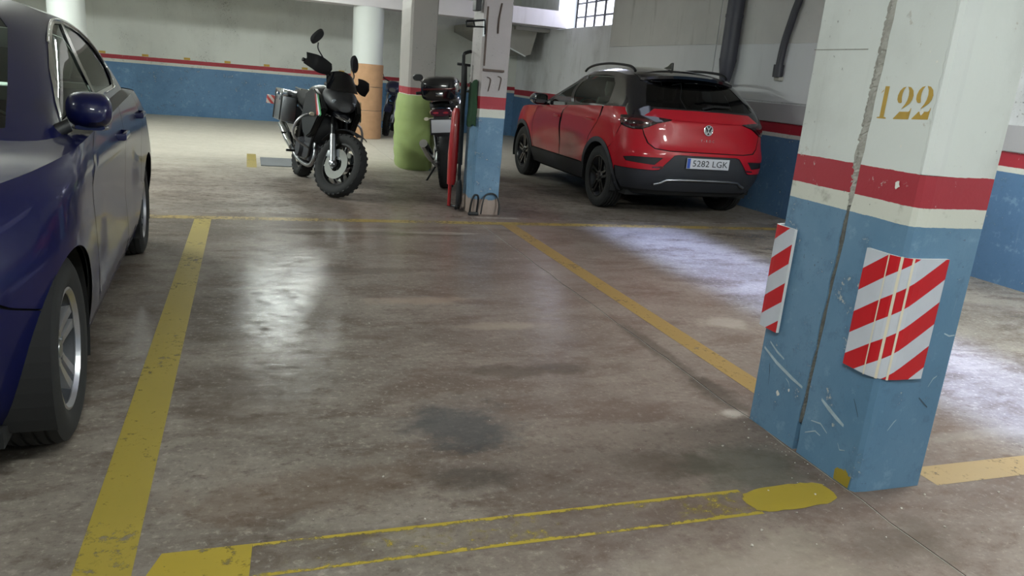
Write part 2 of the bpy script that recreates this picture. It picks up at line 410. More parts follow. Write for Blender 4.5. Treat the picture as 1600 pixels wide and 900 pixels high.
floor = struct(link('floor', slab('floor', XL-.2, JX-.004, 1), M['floor']))
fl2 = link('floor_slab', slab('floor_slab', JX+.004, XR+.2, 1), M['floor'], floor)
MB().box((JX-.04, YF, -.21), (JX+.04, YB, -.003)).build('joint_filler', M['rubble'], floor)
def strip(name, pts, mat, z=.0012):
    me = bpy.data.meshes.new(name); me.from_pydata([(x, y, z) for x, y in pts], [], [list(range(len(pts)))]); me.update()
    return link(name, me, mat, floor)
strip('yellow_line', [(-.445, 1.5), (-.30, 1.5), (-.30, 6.66), (-.43, 6.66)], M['line'])
strip('yellow_line', [(2.235, 2.60), (2.365, 2.60), (2.365, 6.66), (2.235, 6.66)], M['line_amber'])
strip('yellow_line', [(-3.2, 6.66), (5.5, 6.66), (5.5, 6.79), (-3.2, 6.79)], M['line_far'])
strip('yellow_line', [(.0, 1.83), (1.62, 1.83), (1.62, 1.985), (.0, 1.985)], M['line_worn'])
strip('yellow_line', [(-.285, 1.83), (-.01, 1.83), (.0, 1.985), (-.235, 1.985)], M['line_fresh'], .0020)
rnd = random.Random(8); pp = []
for i in range(48):
    a_ = 2*PI*i/48; c_, s_ = math.cos(a_), math.sin(a_)
    pp.append((1.785+.185*math.copysign(abs(c_)**.6, c_)+(rnd.random()-.5)*.010, 1.908+.012*c_+.072*math.copysign(abs(s_)**.6, s_)+(rnd.random()-.5)*.008))
strip('yellow_patch', pp, M['line_fresh'], .0016)
strip('yellow_line', [(2.42, 1.87), (5.4, 1.87), (5.4, 2.0), (2.42, 2.0)], M['line_amber'])
strip('yellow_line', [(-2.75, 6.79), (-2.62, 6.79), (-2.62, 2.0), (-2.75, 2.0)], M['line'])

def wall(name, boxes, mat):
    mb = MB()
    for a, b in boxes: mb.box(a, b)
    return struct(mb.build(name, mat))
wb = wall('wall_back', [((XL-.2, YB, 0), (XR+.6, YB+.2, ZC+1))], M['wall_b'])
WY0, WY1, WZ0, WZ1 = 12.5, 15.22, 2.36, 3.15       # opening of the grid window
wr = wall('wall_right', [((XR, YF, 0), (XR+.2, YB, WZ0)), ((XR, YF, WZ0), (XR+.2, WY0, ZC+.1)), ((XR, WY1, WZ0), (XR+.2, YB, ZC+.1)), ((XR, WY0, WZ1), (XR+.2, WY1, ZC+.1))], M['wall_r'])
wall('wall_left', [((XL-.2, YF, 0), (XL, YB, ZC+.1))], M['wall_b'])
wall('wall_front', [((XL-.2, YF-.2, 0), (XR+.2, YF, ZC+.1))], M['wall_b'])
SX0, SX1, SY0, SY1 = 3.08, 4.4, 1.7, 6.9            # unseen light-well, put in above the daylight patch on the floor
ce = wall('ceiling', [((XL-.2, YF-.2, ZC), (SX0, YB+.2, ZC+.15)), ((SX1, YF-.2, ZC), (XR+.2, YB+.2, ZC+.15)),
                 ((SX0, YF-.2, ZC), (SX1, SY0, ZC+.15)), ((SX0, SY1, ZC), (SX1, YB+.2, ZC+.15))], M['ceiling'])
MB().box((SX0-.1, SY0-.1, ZC), (SX0, SY1+.1, 4.1)).box((SX1, SY0-.1, ZC), (SX1+.1, SY1+.1, 4.1)).box((SX0, SY0-.1, ZC), (SX1, SY0, 4.1)).box((SX0, SY1, ZC), (SX1, SY1+.1, 4.1)).build('added_light_well', M['beam'], ce)
# patched render, seams and scars on the right wall
def wall_patch(y0, y1, z0, z1, mat, t=.006, name='render_patch'):
    return MB().box((XR-t, y0, z0), (XR+.01, y1, z1), .002).build(name, mat, wr)
m_patch = plaster('fresh_render', 'd2d4d5', 'c6c8ca', 1.5, .75, dk=.15)
m_old = plaster('old_render', 'cbcac6', 'b4b4b1', 2.2, .85, dk=.6)
m_grey = plaster('grey_render', '9a989a', 'a9a7a9', 2.0, .85, dk=.4)
wall_patch(9.3, 12.62, 1.62, 1.99, m_patch, .010); wall_patch(9.3, 12.62, 1.995, 2.9, m_old, .012)
wall_patch(6.2, 9.28, 1.32, 1.98, m_patch, .008); wall_patch(3.0, 9.28, 1.985, 3.0, m_old, .006)
wall_patch(3.0, 9.0, 1.09, 1.30, m_grey, .014)
# window: deep reveal, steel grid and frosted panes
mw = MB().box((XR+.2, WY1, WZ0-.2), (XR+.62, WY1+.15, WZ1+.2)).box((XR+.2, WY0-.15, WZ0-.2), (XR+.62, WY0, WZ1+.2)).box((XR+.2, WY0, WZ0-.15), (XR+.62, WY1, WZ0-.001)).box((XR+.2, WY0, WZ1), (XR+.62, WY1, WZ1+.15))
win = struct(mw.build('window_1', M['white_col']))
dl, nt, b = new_mat('frosted_daylight_pane')
b.inputs['Base Color'].default_value = (.8, .8, .85, 1); b.inputs['Emission Color'].default_value = (.86, .88, 1, 1); b.inputs['Emission Strength'].default_value = 1.6
WX = XR+.42; ny, nz = 6, 3
for i in range(ny):
    for k in range(nz):
        a0 = WY0+(WY1-WY0)*i/ny; a1 = WY0+(WY1-WY0)*(i+1)/ny; c0 = WZ0+(WZ1-WZ0)*k/nz; c1 = WZ0+(WZ1-WZ0)*(k+1)/nz
        MB().box((WX, a0+.02, c0+.015), (WX+.012, a1-.02, c1-.015)).build('pane', dl, win)
for i in range(ny+1):
    a = WY0+(WY1-WY0)*i/ny
    MB().box((WX-.03, a-.02, WZ0), (WX+.03, a+.02, WZ1), .004).build('grid_bar', M['black_metal'], win)
for k in range(nz+1):
    c = WZ0+(WZ1-WZ0)*k/nz
    MB().box((WX-.025, WY0, c-.016), (WX+.025, WY1, c+.016), .004).build('grid_bar', M['black_metal'], win)
# ceiling beam over the far row of columns, stair flight behind it
bmx = MB().box((XL, 14.7, 2.36), (XR, 15.2, 2.67), .01).build('trim_1', M['beam']); struct(bmx)
st = MB().prism([(4.4, 2.36), (5.72, 2.36), (5.60, 1.84), (5.48, 1.80), (4.4, 2.22)], 1, 15.7, 17.59).build('stair_flight', M['concrete'])
tag(st, 'sloping concrete underside of a stair flight in the far corner under the beam', 'stairs')
MB().prism([(4.4, 2.22), (5.48, 1.80), (5.48, 1.775), (4.4, 2.19)], 1, 15.66, 15.72).build('edge_strip', M['white_col'], st)
MB().box((5.2, 15.6, 2.30), (XR-.01, 17.59, 2.37)).build('landing', M['concrete'], st)

def pillar(x0, x1, y0, y1, mat, name, label, cham=.03, z1=ZC):
    ch = cham
    poly = [(x0+ch, y0), (x1-ch*.5, y0), (x1, y0+ch*.5), (x1, y1-ch*.5), (x1-ch*.5, y1), (x0+ch*.5, y1), (x0, y1-ch*.5), (x0, y0+ch)]
    bm = bmesh.new(); rnd = random.Random(7); rings = []
    N = 40
    for k in range(N+1):
        z = z1*k/N
        rings.append([bm.verts.new((x+(rnd.random()-.5)*.004, y+(rnd.random()-.5)*.004, z)) for x, y in poly])
    n = len(poly)
    for k in range(N):
        for i in range(n): bm.faces.new((rings[k][i], rings[k][(i+1) % n], rings[k+1][(i+1) % n], rings[k+1][i]))
    bm.faces.new(rings[0][::-1]); bm.faces.new(rings[-1])
    me = bpy.data.meshes.new(name); bm.to_mesh(me); bm.free()
    o = link(name, me, mat)
    if label: tag(o, label, 'pillar')
    return o
# --- the near pillar: two half pillars with a mortar-filled expansion joint that leans a little
def half_pillar(parent, front):
    bm = bmesh.new(); rnd = random.Random(3+front); rings = []; N = 60
    for k in range(N+1):
        z = ZC*k/N
        jy = 2.212-.030*z                              # centre of the joint
        a = jy-.012+(rnd.random()-.5)*.007; c = jy+.010+(rnd.random()-.5)*.007
        e = (rnd.random()-.5)*.005*(1 if z > 1.14 else .7)
        if front:
            poly = [(2.04, a), (2.04+e*.3, 1.905+e), (2.052+e*.5, 1.890), (2.095+e, 1.885), (2.35-.01, 1.885), (2.35, 1.90), (2.35, a)]
        else:
            poly = [(2.04, 2.505), (2.04, c), (2.35, c), (2.35, 2.505), (2.34, 2.515), (2.05, 2.515)]
        rings.append([bm.verts.new((x, y, z)) for x, y in poly])
    n = len(rings[0])
    for k in range(N):
        for i in range(n): bm.faces.new((rings[k][i], rings[k][(i+1) % n], rings[k+1][(i+1) % n], rings[k+1][i]))
    bm.faces.new(rings[0][::-1]); bm.faces.new(rings[-1]); bmesh.ops.recalc_face_normals(bm, faces=bm.faces)
    me = bpy.data.meshes.new('pillar_half'); bm.to_mesh(me); bm.free()
    return link('pillar_half', me, M['pillar_near'], parent)
p1 = empty('concrete_pillar', (2.195, 2.2, 0)); tag(p1, 'big concrete pillar stencilled 122, blue below, split by a vertical joint', 'pillar')
def adopt(o, p):
    o.parent = p; o.matrix_parent_inverse = Matrix.Translation(p.location).inverted() if p.rotation_euler.to_matrix() == Matrix.Identity(3) else p.matrix_basis.inverted()
    return o
for fr in (1, 0): adopt(half_pillar(None, fr), p1)
# ragged mortar in the joint: rough fill on the far lip, an open dark crack beside it
bm = bmesh.new(); rnd = random.Random(11); rows = []
N = 420
for k in range(N+1):
    z = .12+(ZC-.12)*k/N; jy = 2.212-.030*z; up_ = min(1, max(0, (z-.9)/.25))
    row = []
    for i in range(7):
        t = i/6
        y = jy+.030*(.55+.45*up_)*(1-t)-.010*t+(rnd.random()-.5)*.006
        prof_ = math.sin(PI*min(1, t*1.15))
        x = 2.043-(.0075*prof_*(.5+.5*up_))*(.4+.9*rnd.random())+(.016*max(0, t-.6)/.4)+(1-up_)*(.002+.012*t)
        row.append(bm.verts.new((x, y, z+(rnd.random()-.5)*.004)))
    rows.append(row)
for k in range(N):
    for i in range(6): bm.faces.new((rows[k][i], rows[k][i+1], rows[k+1][i+1], rows[k+1][i]))
me = bpy.data.meshes.new('joint_mortar'); bm.to_mesh(me); bm.free()
me.materials.append(M['rubble']); me.materials.append(M['rubble_dark'])
for p_ in me.polygons: p_.material_index = 1 if p_.center.z < .99 and p_.center.y < 2.228-.030*p_.center.z else 0
adopt(link('joint_mortar', me, None), p1)
N = 150
# plaster repair along the near corner, above the bands
bm = bmesh.new(); rows = []
for k in range(N+1):
    z = 1.142+(ZC-1.142)*k/N
    j = (rnd.random()-.5)*.010
    rows.append([bm.verts.new(v) for v in ((2.0402, 1.910+j*.6, z), (2.0365, 1.905+j*.6, z), (2.0368, 1.897, z), (2.050, 1.8855, z), (2.094, 1.8805, z), (2.112+j*.3, 1.8815, z), (2.114+j*.3, 1.8855, z))])
for k in range(N):
    for i in range(6): bm.faces.new((rows[k][i], rows[k][i+1], rows[k+1][i+1], rows[k+1][i]))
me = bpy.data.meshes.new('plaster_repair'); bm.to_mesh(me); bm.free()
adopt(link('plaster_repair', me, plaster('repair_plaster', 'cfd2d1', 'c4c8c7', 5, .7, dk=.2)), p1)
# form-work seam and lost flakes of paint
adopt(MB().box((2.0385, 2.24, 1.528), (2.042, 2.515, 1.531)).build('seam', M['rubble']), p1)
def flake(y, z, r, parent, seed, face='x'):
    rnd = random.Random(seed); n = 9
    pts = [(r*(.6+.6*rnd.random())*math.cos(2*PI*i/n), r*(.7+.8*rnd.random())*math.sin(2*PI*i/n)) for i in range(n)]
    V = [(2.0372 if face == 'x' else y+a, (y+a) if face == 'x' else 1.8868, z+c) for a, c in pts]
    me = bpy.data.meshes.new('bare_spot'); me.from_pydata(V, [], [list(range(n))]); me.update()
    adopt(link('bare_spot', me, M['chip']), parent)
for y, z, r, sd in ((1.985, 1.095, .012, 1), (1.95, 1.335, .008, 2), (1.935, 1.49, .004, 3), (2.005, 1.22, .004, 4), (2.36, .18, .010, 5), (2.30, .22, .006, 6), (1.97, 1.52, .003, 8)):
    flake(y, z, r, p1, sd)
def scratch(pts, wd, face='x', mat='scuff'):
    V = []; n = len(pts)
    for i, (u, z) in enumerate(pts):
        k = wd*(.35+.65*math.sin(PI*(i+.5)/n)); V += [(u, z-k), (u, z+k)]
    V = [(2.0374, a, c) if face == 'x' else (a, 1.8838, c) for a, c in V]
    me = bpy.data.meshes.new('scratch'); me.from_pydata(V, [], [(2*i, 2*i+2, 2*i+3, 2*i+1) for i in range(n-1)]); me.update()
    adopt(link('scratch', me, M[mat]), p1)
M['scuff'] = simple('paint_scuff', '9fb0bb', .7, var=.2, vscale=40); M['scuff_dark'] = simple('rubber_scuff', '3f5262', .8, var=.2, vscale=40)
scratch([(2.49, .335), (2.40, .30), (2.30, .275), (2.23, .262)], .008); scratch([(2.12, .262), (2.08, .245), (2.03, .226), (1.99, .214)], .009)
scratch([(2.46, .37), (2.41, .345), (2.36, .33)], .005); scratch([(2.44, .28), (2.43, .24), (2.425, .19)], .010, mat='scuff_dark')
scratch([(2.15, .16), (2.10, .17), (2.06, .15)], .003); scratch([(2.17, .10), (2.12, .13), (2.09, .125)], .003); scratch([(2.33, .26), (2.31, .25), (2.30, .235)], .002)
scratch([(1.97, .33), (1.95, .30), (1.935, .275)], .003, mat='scuff_dark'); scratch([(2.0, .14), (1.985, .12), (1.96, .13)], .002)
scratch([(2.285, .60), (2.31, .59), (2.335, .592)], .003, 'y'); scratch([(2.27, .40), (2.285, .43), (2.30, .44)], .003, 'y'); scratch([(2.13, .24), (2.15, .27), (2.16, .28)], .003, 'y')
scratch([(2.24, .36), (2.27, .335), (2.29, .32)], .004, 'y', 'scuff_dark'); scratch([(2.30, .66), (2.302, .70), (2.304, .73)], .004, 'y')
# stencilled number 122
two_l = [(.45, .985), (.27, .96), (.12, .87), (.04, .73), (.05, .60), (.14, .51), (.27, .485), (.36, .51), (.34, .56), (.30, .66), (.30, .78), (.35, .90)]
two_r = [(.55, .985), (.74, .96), (.91, .86), (.98, .71), (.94, .58), (.82, .47), (.62, .38), (.40, .30), (.44, .34), (.58, .46), (.66, .58), (.69, .72), (.66, .86)]
two_b = [(.02, .02), (.10, .07), (.34, .23), (.86, .23), (.93, .26), (.97, .34), (1.0, .34), (.96, 0), (.03, 0)]
one_a = [(.10, .0), (.10, .035), (.30, .05), (.30, .985), (.62, .985), (.62, .05), (.80, .035), (.80, .0)]
one_f = [(.06, .76), (.24, .84), (.26, .90), (.10, .80)]
def digit(polys, y0, z0, wd, ht, lean):
    V, F = [], []
    for p in polys:
        F.append(list(range(len(V), len(V)+len(p))))
        for u, v in p: V.append((2.0388, y0-u*wd, z0+v*ht+lean*u))
    me = bpy.data.meshes.new('digit'); me.from_pydata(V, [], F); me.update(); adopt(link('digit', me, M['number']), p1)
digit([one_a, one_f], 2.142, 1.302, .058, .108, .001)
digit([two_l, two_r, two_b], 2.066, 1.304, .069, .106, .004)
digit([two_l, two_r, two_b], 1.989, 1.309, .069, .106, .004)
# daub of yellow paint at the foot
rnd = random.Random(21); pts = [(1.912, .004), (1.985, .004)]
for i in range(15):
    t = i/14; pts.append((1.990-.080*t+(rnd.random()-.5)*.008, .012+.052*math.sin(PI*(.12+.70*t))**.7+(rnd.random()-.5)*.016))
me = bpy.data.meshes.new('paint_daub'); me.from_pydata([(2.0368, a, c) for a, c in pts], [], [list(range(len(pts)))]); me.update()
adopt(link('paint_daub', me, M['line_fresh']), p1)

# --- corner guard boards: bent foam boards with red and white diagonal stripes
def stripe_mat():
    m, nt, b = new_mat('red_white_stripes')
    uv = sep(nt, nt.nodes.new('ShaderNodeTexCoord').outputs['UV'])
    t = mth(nt, 'SUBTRACT', uv[1], mth(nt, 'MULTIPLY', uv[0], .74))
    fr = mth(nt, 'FRACT', mth(nt, 'DIVIDE', mth(nt, 'ADD', t, .04+1.58), .158))
    k = mth(nt, 'LESS_THAN', fr, .5)
    nn = noise(nt, objco(nt), 12, 4)
    lnk(nt, mixc(nt, k, mixc(nt, nn, rgb('b4b9c4'), rgb('c8ccd6')), mixc(nt, nn, rgb('b3161f'), rgb('c22029'))), b.inputs['Base Color'])
    b.inputs['Roughness'].default_value = .35
    return m
M['stripes'] = stripe_mat()
def guard(path, z0, z1, t, name, label, uoff=0, slope=0):
    """path: outer plan outline of the face; t: thickness inwards"""
    P = [Vector((p[0], p[1], 0)) for p in path]; L = [0]
    for i in range(1, len(P)): L.append(L[-1]+(P[i]-P[i-1]).length)
    N = []
    for i in range(len(P)):
        d = (P[min(i+1, len(P)-1)]-P[max(i-1, 0)]).normalized(); N.append(Vector((-d.y, d.x, 0)))
    root = empty(name, (P[0].x, P[0].y, z0)); tag(root, label, 'corner guard', 'striped corner guards on the pillar')
    bm = bmesh.new(); uvl = bm.loops.layers.uv.new('UVMap'); n = len(P)
    F0 = [bm.verts.new((p.x, p.y, z0)) for p in P]; F1 = [bm.verts.new((p.x, p.y, z1)) for p in P]
    for i in range(n-1):
        f = bm.faces.new((F0[i], F0[i+1], F1[i+1], F1[i]))
        for lp, (u, v) in zip(f.loops, ((L[i], 0), (L[i+1], 0), (L[i+1], z1-z0), (L[i], z1-z0))): lp[uvl].uv = (u+uoff, v)
    me = bpy.data.meshes.new('printed_face'); bm.to_mesh(me); bm.free(); adopt(link('printed_face', me, M['stripes']), root)
    bm = bmesh.new()
    B0 = [bm.verts.new(p+N[i]*t+Vector((0, 0, z0))) for i, p in enumerate(P)]; B1 = [bm.verts.new(p+N[i]*t+Vector((0, 0, z1))) for i, p in enumerate(P)]
    e = .0008
    A0 = [bm.verts.new(p+N[i]*e+Vector((0, 0, z0))) for i, p in enumerate(P)]; A1 = [bm.verts.new(p+N[i]*e+Vector((0, 0, z1))) for i, p in enumerate(P)]
    for i in range(n-1):
        bm.faces.new((B0[i], B0[i+1], B1[i+1], B1[i])); bm.faces.new((A0[i], A0[i+1], A1[i+1], A1[i]))
        bm.faces.new((A0[i], A0[i+1], B0[i+1], B0[i])); bm.faces.new((A1[i], A1[i+1], B1[i+1], B1[i]))
    for i in (0, n-1): bm.faces.new((A0[i], B0[i], B1[i], A1[i]))
    bmesh.ops.recalc_face_normals(bm, faces=bm.faces)
    me = bpy.data.meshes.new('foam_backing'); bm.to_mesh(me); bm.free(); adopt(link('foam_backing', me, M['board_edge']), root)
    return root, P, L
g1path = [(2.022, 2.040), (2.022, 2.0), (2.022, 1.96), (2.024, 1.932), (2.031, 1.910), (2.044, 1.893), (2.062, 1.880), (2.085, 1.873), (2.11, 1.871), (2.16, 1.870), (2.212, 1.870)]
g1, P, L = guard(g1path, .440, .868, .014, 'corner_guard', 'wide red and white striped guard bent round the near corner below number 122')
def tape(i0, f0, w, name='tape_strip'):
    """vertical cream strip over the bend, starting a share f0 along segment i0"""
    def at(s):
        for i in range(len(L)-1):
            if L[i+1] >= s: break
        q = P[i].lerp(P[i+1], (s-L[i])/(L[i+1]-L[i])); d = (P[i+1]-P[i]).normalized(); return q+Vector((d.y, -d.x, 0))*.0015
    a, c, m_ = at(f0), at(f0+w), at(f0+w/2)
    V = [(a.x, a.y, .438), (m_.x, m_.y, .438), (c.x, c.y, .438), (a.x, a.y, .870), (m_.x, m_.y, .870), (c.x, c.y, .870)]
    me = bpy.data.meshes.new(name); me.from_pydata(V, [], [(0, 1, 4, 3), (1, 2, 5, 4)]); me.update(); adopt(link(name, me, M['cream']), g1)
tape(0, .098, .005); tape(0, .140, .009); tape(0, .176, .008)
g2path = [(2.13, 2.548), (2.09, 2.548), (2.055, 2.546), (2.030, 2.538), (2.018, 2.522), (2.016, 2.50), (2.016, 2.46), (2.016, 2.412)]
guard(g2path, .425, .852, .014, 'corner_guard', 'narrow red and white striped guard on the far left corner of pillar 122', 0)

# --- pillar by the trolley and pillar with the green wrap
p2 = pillar(2.07, 2.35, 7.17, 7.52, M['pillar_far'], 'concrete_pillar', 'blue and dusty white pillar with bare concrete foot in front of the red car', .02)
def on(o): return adopt(o, p2)
on(MB().box((2.095, 7.160, 1.42), (2.110, 7.172, 1.95), .003).build('conduit', M['rust']))
on(MB().box((2.09, 7.145, 1.375), (2.30, 7.172, 1.395), .003).build('bracket_arm', M['rust']))
on(MB().tube(bez([(2.215, 7.165, 1.72), (2.215, 7.162, 1.85), (2.235, 7.166, 1.99)], 4), .008).build('scar', M['rust']))
for yy, zz in ((2.16, 1.29), (2.265, 1.305)):
    on(MB().tube(bez([(yy-.02, 7.166, zz+.03), (yy+.01, 7.160, zz+.02), (yy+.015, 7.162, zz-.01), (yy, 7.166, zz-.10)], 5), .004).build('scar', M['rust']))
p3 = pillar(2.02, 2.38, 10.4, 11.1, M['pillar_grey'], 'concrete_pillar', 'grey-white pillar with a red band, its foot wrapped in green foam', .03)
bm = bmesh.new(); rings = []; N = 18; n = 40
for k in range(N+1):
    z = 1.0*k/N; g = .045+.035*math.sin(PI*min(1, max(0, (z)/1.0)))**.6+.006*math.sin(z*38)
    R = []
    for i in range(n):
        a = 2*PI*i/n; c, s_ = math.cos(a), math.sin(a); e = 3.2
        R.append(bm.verts.new((2.20+(.18+g)*math.copysign(abs(c)**(2/e), c), 10.75+(.35+g)*math.copysign(abs(s_)**(2/e), s_), z)))
    rings.append(R)
for k in range(N):
    for i in range(n): bm.faces.new((rings[k][i], rings[k][(i+1) % n], rings[k+1][(i+1) % n], rings[k+1][i]))
bm.faces.new(rings[-1])
me = bpy.data.meshes.new('green_wrap'); bm.to_mesh(me); bm.free(); adopt(link('green_wrap', me, M['green_wrap'], None, 60), p3)
# --- two round columns under the beam
def round_col(x, label):
    o = MB().lathe([(0, .28), (2.36, .28)], 40, 2, Matrix.Translation((x, 14.95, 0))).build('round_column', M['white_col'], None, 40); return tag(o, label, 'column')
rc = round_col(2.11, 'white round column with brown cardboard wrapped round its lower half')
for k, (a, c) in enumerate(((0, .52), (.525, .95), (.955, 1.36))):
    adopt(MB().lathe([(a, .289), (a+.004, .296), (c-.004, .297+.002*k), (c, .289)], 40, 2, Matrix.Translation((2.11, 14.95, 0))).build('cardboard_sheet', M['cardboard'], None, 40), rc)
round_col(-2.83, 'white round column far behind the blue car')
# small yellow tags along the top of the red band on the back wall
for k in range(7):
    x = -2.75+.78*k
    MB().box((x-.06, YB-.012, 1.135), (x+.06, YB+.002, 1.18), .003).build('number_tag', M['yellow_tag'], wb)
# downpipes on the right wall
def cone_pipe():
    r = empty('downpipe', (5.83, 8.75, 1.4)); tag(r, 'wide dark downpipe tapering to a point on the right wall behind the red car', 'pipe')
    adopt(MB().lathe([(1.78, .0), (1.78, .105), (2.3, .105), (2.3, .112), (2.34, .112), (2.34, .105), (ZC, .105)], 24, 2, Matrix.Translation((5.84, 8.82, 0))).build('pipe', M['pipe'], None, 40), r)
    adopt(MB().lathe([(1.36, .0), (1.36, .03), (1.40, .05), (1.78, .110), (1.80, .110)], 24, 2, Matrix.Translation((5.84, 8.82, 0))).build('funnel', M['pipe'], None, 40), r)
    adopt(MB().tube([(5.84, 8.82, 1.39), (5.86, 8.70, 1.34), (5.95, 8.60, 1.30)], .03).build('outlet', M['pipe']), r)
cone_pipe()
r = empty('hose', (5.9, 7.8, 1.6)); tag(r, 'thin black bent pipe ending at an open socket on the right wall', 'pipe')
adopt(MB().tube(bez([(5.90, 7.72, ZC), (5.90, 7.66, 2.6), (5.89, 7.72, 2.3), (5.89, 7.80, 2.0), (5.89, 7.83, 1.70)], 6), .042, 14).build('pipe', M['pvc'], None, 40), r)
adopt(MB().lathe([(1.60, .045), (1.60, .058), (1.74, .060), (1.74, .045)], 20, 2, Matrix.Translation((5.89, 7.83, 0)), closed=True).build('socket', M['pvc'], None, 40), r)
adopt(MB().box((5.88, 7.78, 1.56), (5.95, 7.88, 1.61), .01).build('stub', M['concrete']), r)

# ceiling lamps (above the picture; some known by light and reflections, the last ones added fill)
def lamp(x, y, z, power, rz, i):
    r = empty('strip_light', (x, y, z), (0, 0, rz)); tag(r, ['fluorescent strip light hung before the far beam, above the motorbike', 'fluorescent strip light hung before the far beam, above the far left column', 'fluorescent strip light hung above the empty bay, beside pillar 122', 'fluorescent strip light hung beyond the blue car', 'added fill strip light near the right wall, behind the camera', 'added fill strip light hung lengthwise behind the blue car', 'added fill strip light hung lengthwise by the right wall beside pillar 122'][i], 'lamp', 'fluorescent strip lights')
    MB().box((-.66, -.09, .03), (.66, .09, .10), .008).build('housing', M['board_edge'], r)
    for s in (-.5, .5): MB().tube([(s, 0, .1), (s, 0, ZC-z)], .006, 6).build('hanger', M['steel'], r)
    em = bpy.data.materials.new('lit_tube'); em.use_nodes = True; b = em.node_tree.nodes['Principled BSDF']
    b.inputs['Base Color'].default_value = (1, 1, 1, 1); b.inputs['Emission Color'].default_value = (.93, 1.0, .95, 1)
    b.inputs['Emission Strength'].default_value = power*.36
    MB().box((-.62, -.10, -.035), (.62, .10, .03), .02).build('diffuser', em, r, 40)
for i, a in enumerate(LAMPS): lamp(*a, i)

# ================================================================== CARS
def hermite(tab, key, n=600):
    """smooth monotone curve through a table of (z, value)"""
    xs = np.array([t[0] for t in tab], float); ys = np.array([t[key] for t in tab], float)
    d = np.diff(ys)/np.diff(xs); m = np.zeros(len(xs)); m[0] = d[0]; m[-1] = d[-1]
    for i in range(1, len(xs)-1): m[i] = 0 if d[i-1]*d[i] <= 0 else 2*d[i-1]*d[i]/(d[i-1]+d[i])
    q = np.linspace(xs[0], xs[-1], n); k = np.clip(np.searchsorted(xs, q)-1, 0, len(xs)-2)
    h = xs[k+1]-xs[k]; t = (q-xs[k])/h
    v = (2*t**3-3*t**2+1)*ys[k]+(t**3-2*t**2+t)*h*m[k]+(-2*t**3+3*t**2)*ys[k+1]+(t**3-t**2)*h*m[k+1]
    return q, v
class Band:
    """half plan outline (rear centre -> side -> front centre) swept through height"""
    def __init__(s, tab, nr, nf, Dr, Df, extra=None):
        s.t = [hermite(tab, i) for i in (1, 2, 3)]; s.nr, s.nf, s.Dr, s.Df, s.extra = nr, nf, Dr, Df, extra
        zm = tab[len(tab)//2][0]; W, YR, YFr = s.par(np.array([zm]))
        th = np.linspace(0, PI/2, 3000)
        def tbl(n, D):
            x = W[0]*np.sin(th)**(2/n); y = D*(1-np.cos(th)**(2/n))
            L = np.concatenate([[0], np.cumsum(np.hypot(np.diff(x), np.diff(y)))]); return L
        s.Lr_t, s.Lf_t, s.th = tbl(nr, Dr), tbl(nf, Df), th
        s.Lr, s.Lf = s.Lr_t[-1], s.Lf_t[-1]; s.Lm = (YFr[0]-Df)-(YR[0]+Dr); s.L = s.Lr+s.Lm+s.Lf
    def par(s, z): return [np.interp(z, q, v) for q, v in s.t]
    def P(s, u, z):
        u = np.asarray(u, float); z = np.asarray(z, float); W, YR, YFr = s.par(z)
        a = np.interp(u, s.Lr_t, s.th); b = np.interp(s.L-u, s.Lf_t, s.th)
        xr = W*np.sin(a)**(2/s.nr); yr = YR+s.Dr*(1-np.maximum(np.cos(a), 0)**(2/s.nr))
        xf = W*np.sin(b)**(2/s.nf); yf = YFr-s.Df*(1-np.maximum(np.cos(b), 0)**(2/s.nf))
        t = np.clip((u-s.Lr)/s.Lm, 0, 1); ym = (YR+s.Dr)*(1-t)+(YFr-s.Df)*t
        x = np.where(u < s.Lr, xr, np.where(u > s.Lr+s.Lm, xf, W)); y = np.where(u < s.Lr, yr, np.where(u > s.Lr+s.Lm, yf, ym))
        if s.extra is not None: x = x+s.extra(x, y, z)*np.clip(x/np.maximum(W, .01)*1.6-.6, 0, 1)
        return np.stack([x, y, z], -1)
    def U(s, kind, v, z):
        W, YR, YFr = [float(q[0]) for q in s.par(np.array([z]))]
        if kind == 'u': return v
        if kind == 'r': return float(np.interp(math.asin(min(1, (v/W)**(s.nr/2))), s.th, s.Lr_t))
        if kind == 'f': return s.L-float(np.interp(math.asin(min(1, (v/W)**(s.nf/2))), s.th, s.Lf_t))
        if v < YR+s.Dr:
            c = min(1, max(0, 1-(v-YR)/s.Dr)); return float(np.interp(math.acos(c**(s.nr/2)), s.th, s.Lr_t))
        if v > YFr-s.Df:
            c = min(1, max(0, 1-(YFr-v)/s.Df)); return s.L-float(np.interp(math.acos(c**(s.nf/2)), s.th, s.Lf_t))
        return s.Lr+s.Lm*(v-(YR+s.Dr))/((YFr-s.Df)-(YR+s.Dr))
    def normal(s, u, z):
        e = 1e-3; a = s.P(np.clip(u+e, 0, s.L), z)-s.P(np.clip(u-e, 0, s.L), z); b = s.P(u, z+e)-s.P(u, z-e)
        n = np.cross(a, b); n /= np.maximum(np.linalg.norm(n, axis=-1, keepdims=True), 1e-9); return n
def inside(poly, x, y):
    r = np.zeros(len(x), bool); n = len(poly); j = n-1
    for i in range(n):
        xi, yi = poly[i]; xj, yj = poly[j]
        c = (yi > y) != (yj > y)
        if yj != yi: r ^= c & (x < (xj-xi)*(y-yi)/(yj-yi)+xi)
        j = i
    return r
def densify(poly, step):
    out = []
    for i in range(len(poly)):
        a, b = poly[i], poly[(i+1) % len(poly)]; k = max(1, int(math.hypot(b[0]-a[0], b[1]-a[1])/step))
        out += [(a[0]+(b[0]-a[0])*t/k, a[1]+(b[1]-a[1])*t/k) for t in range(k)]
    return out
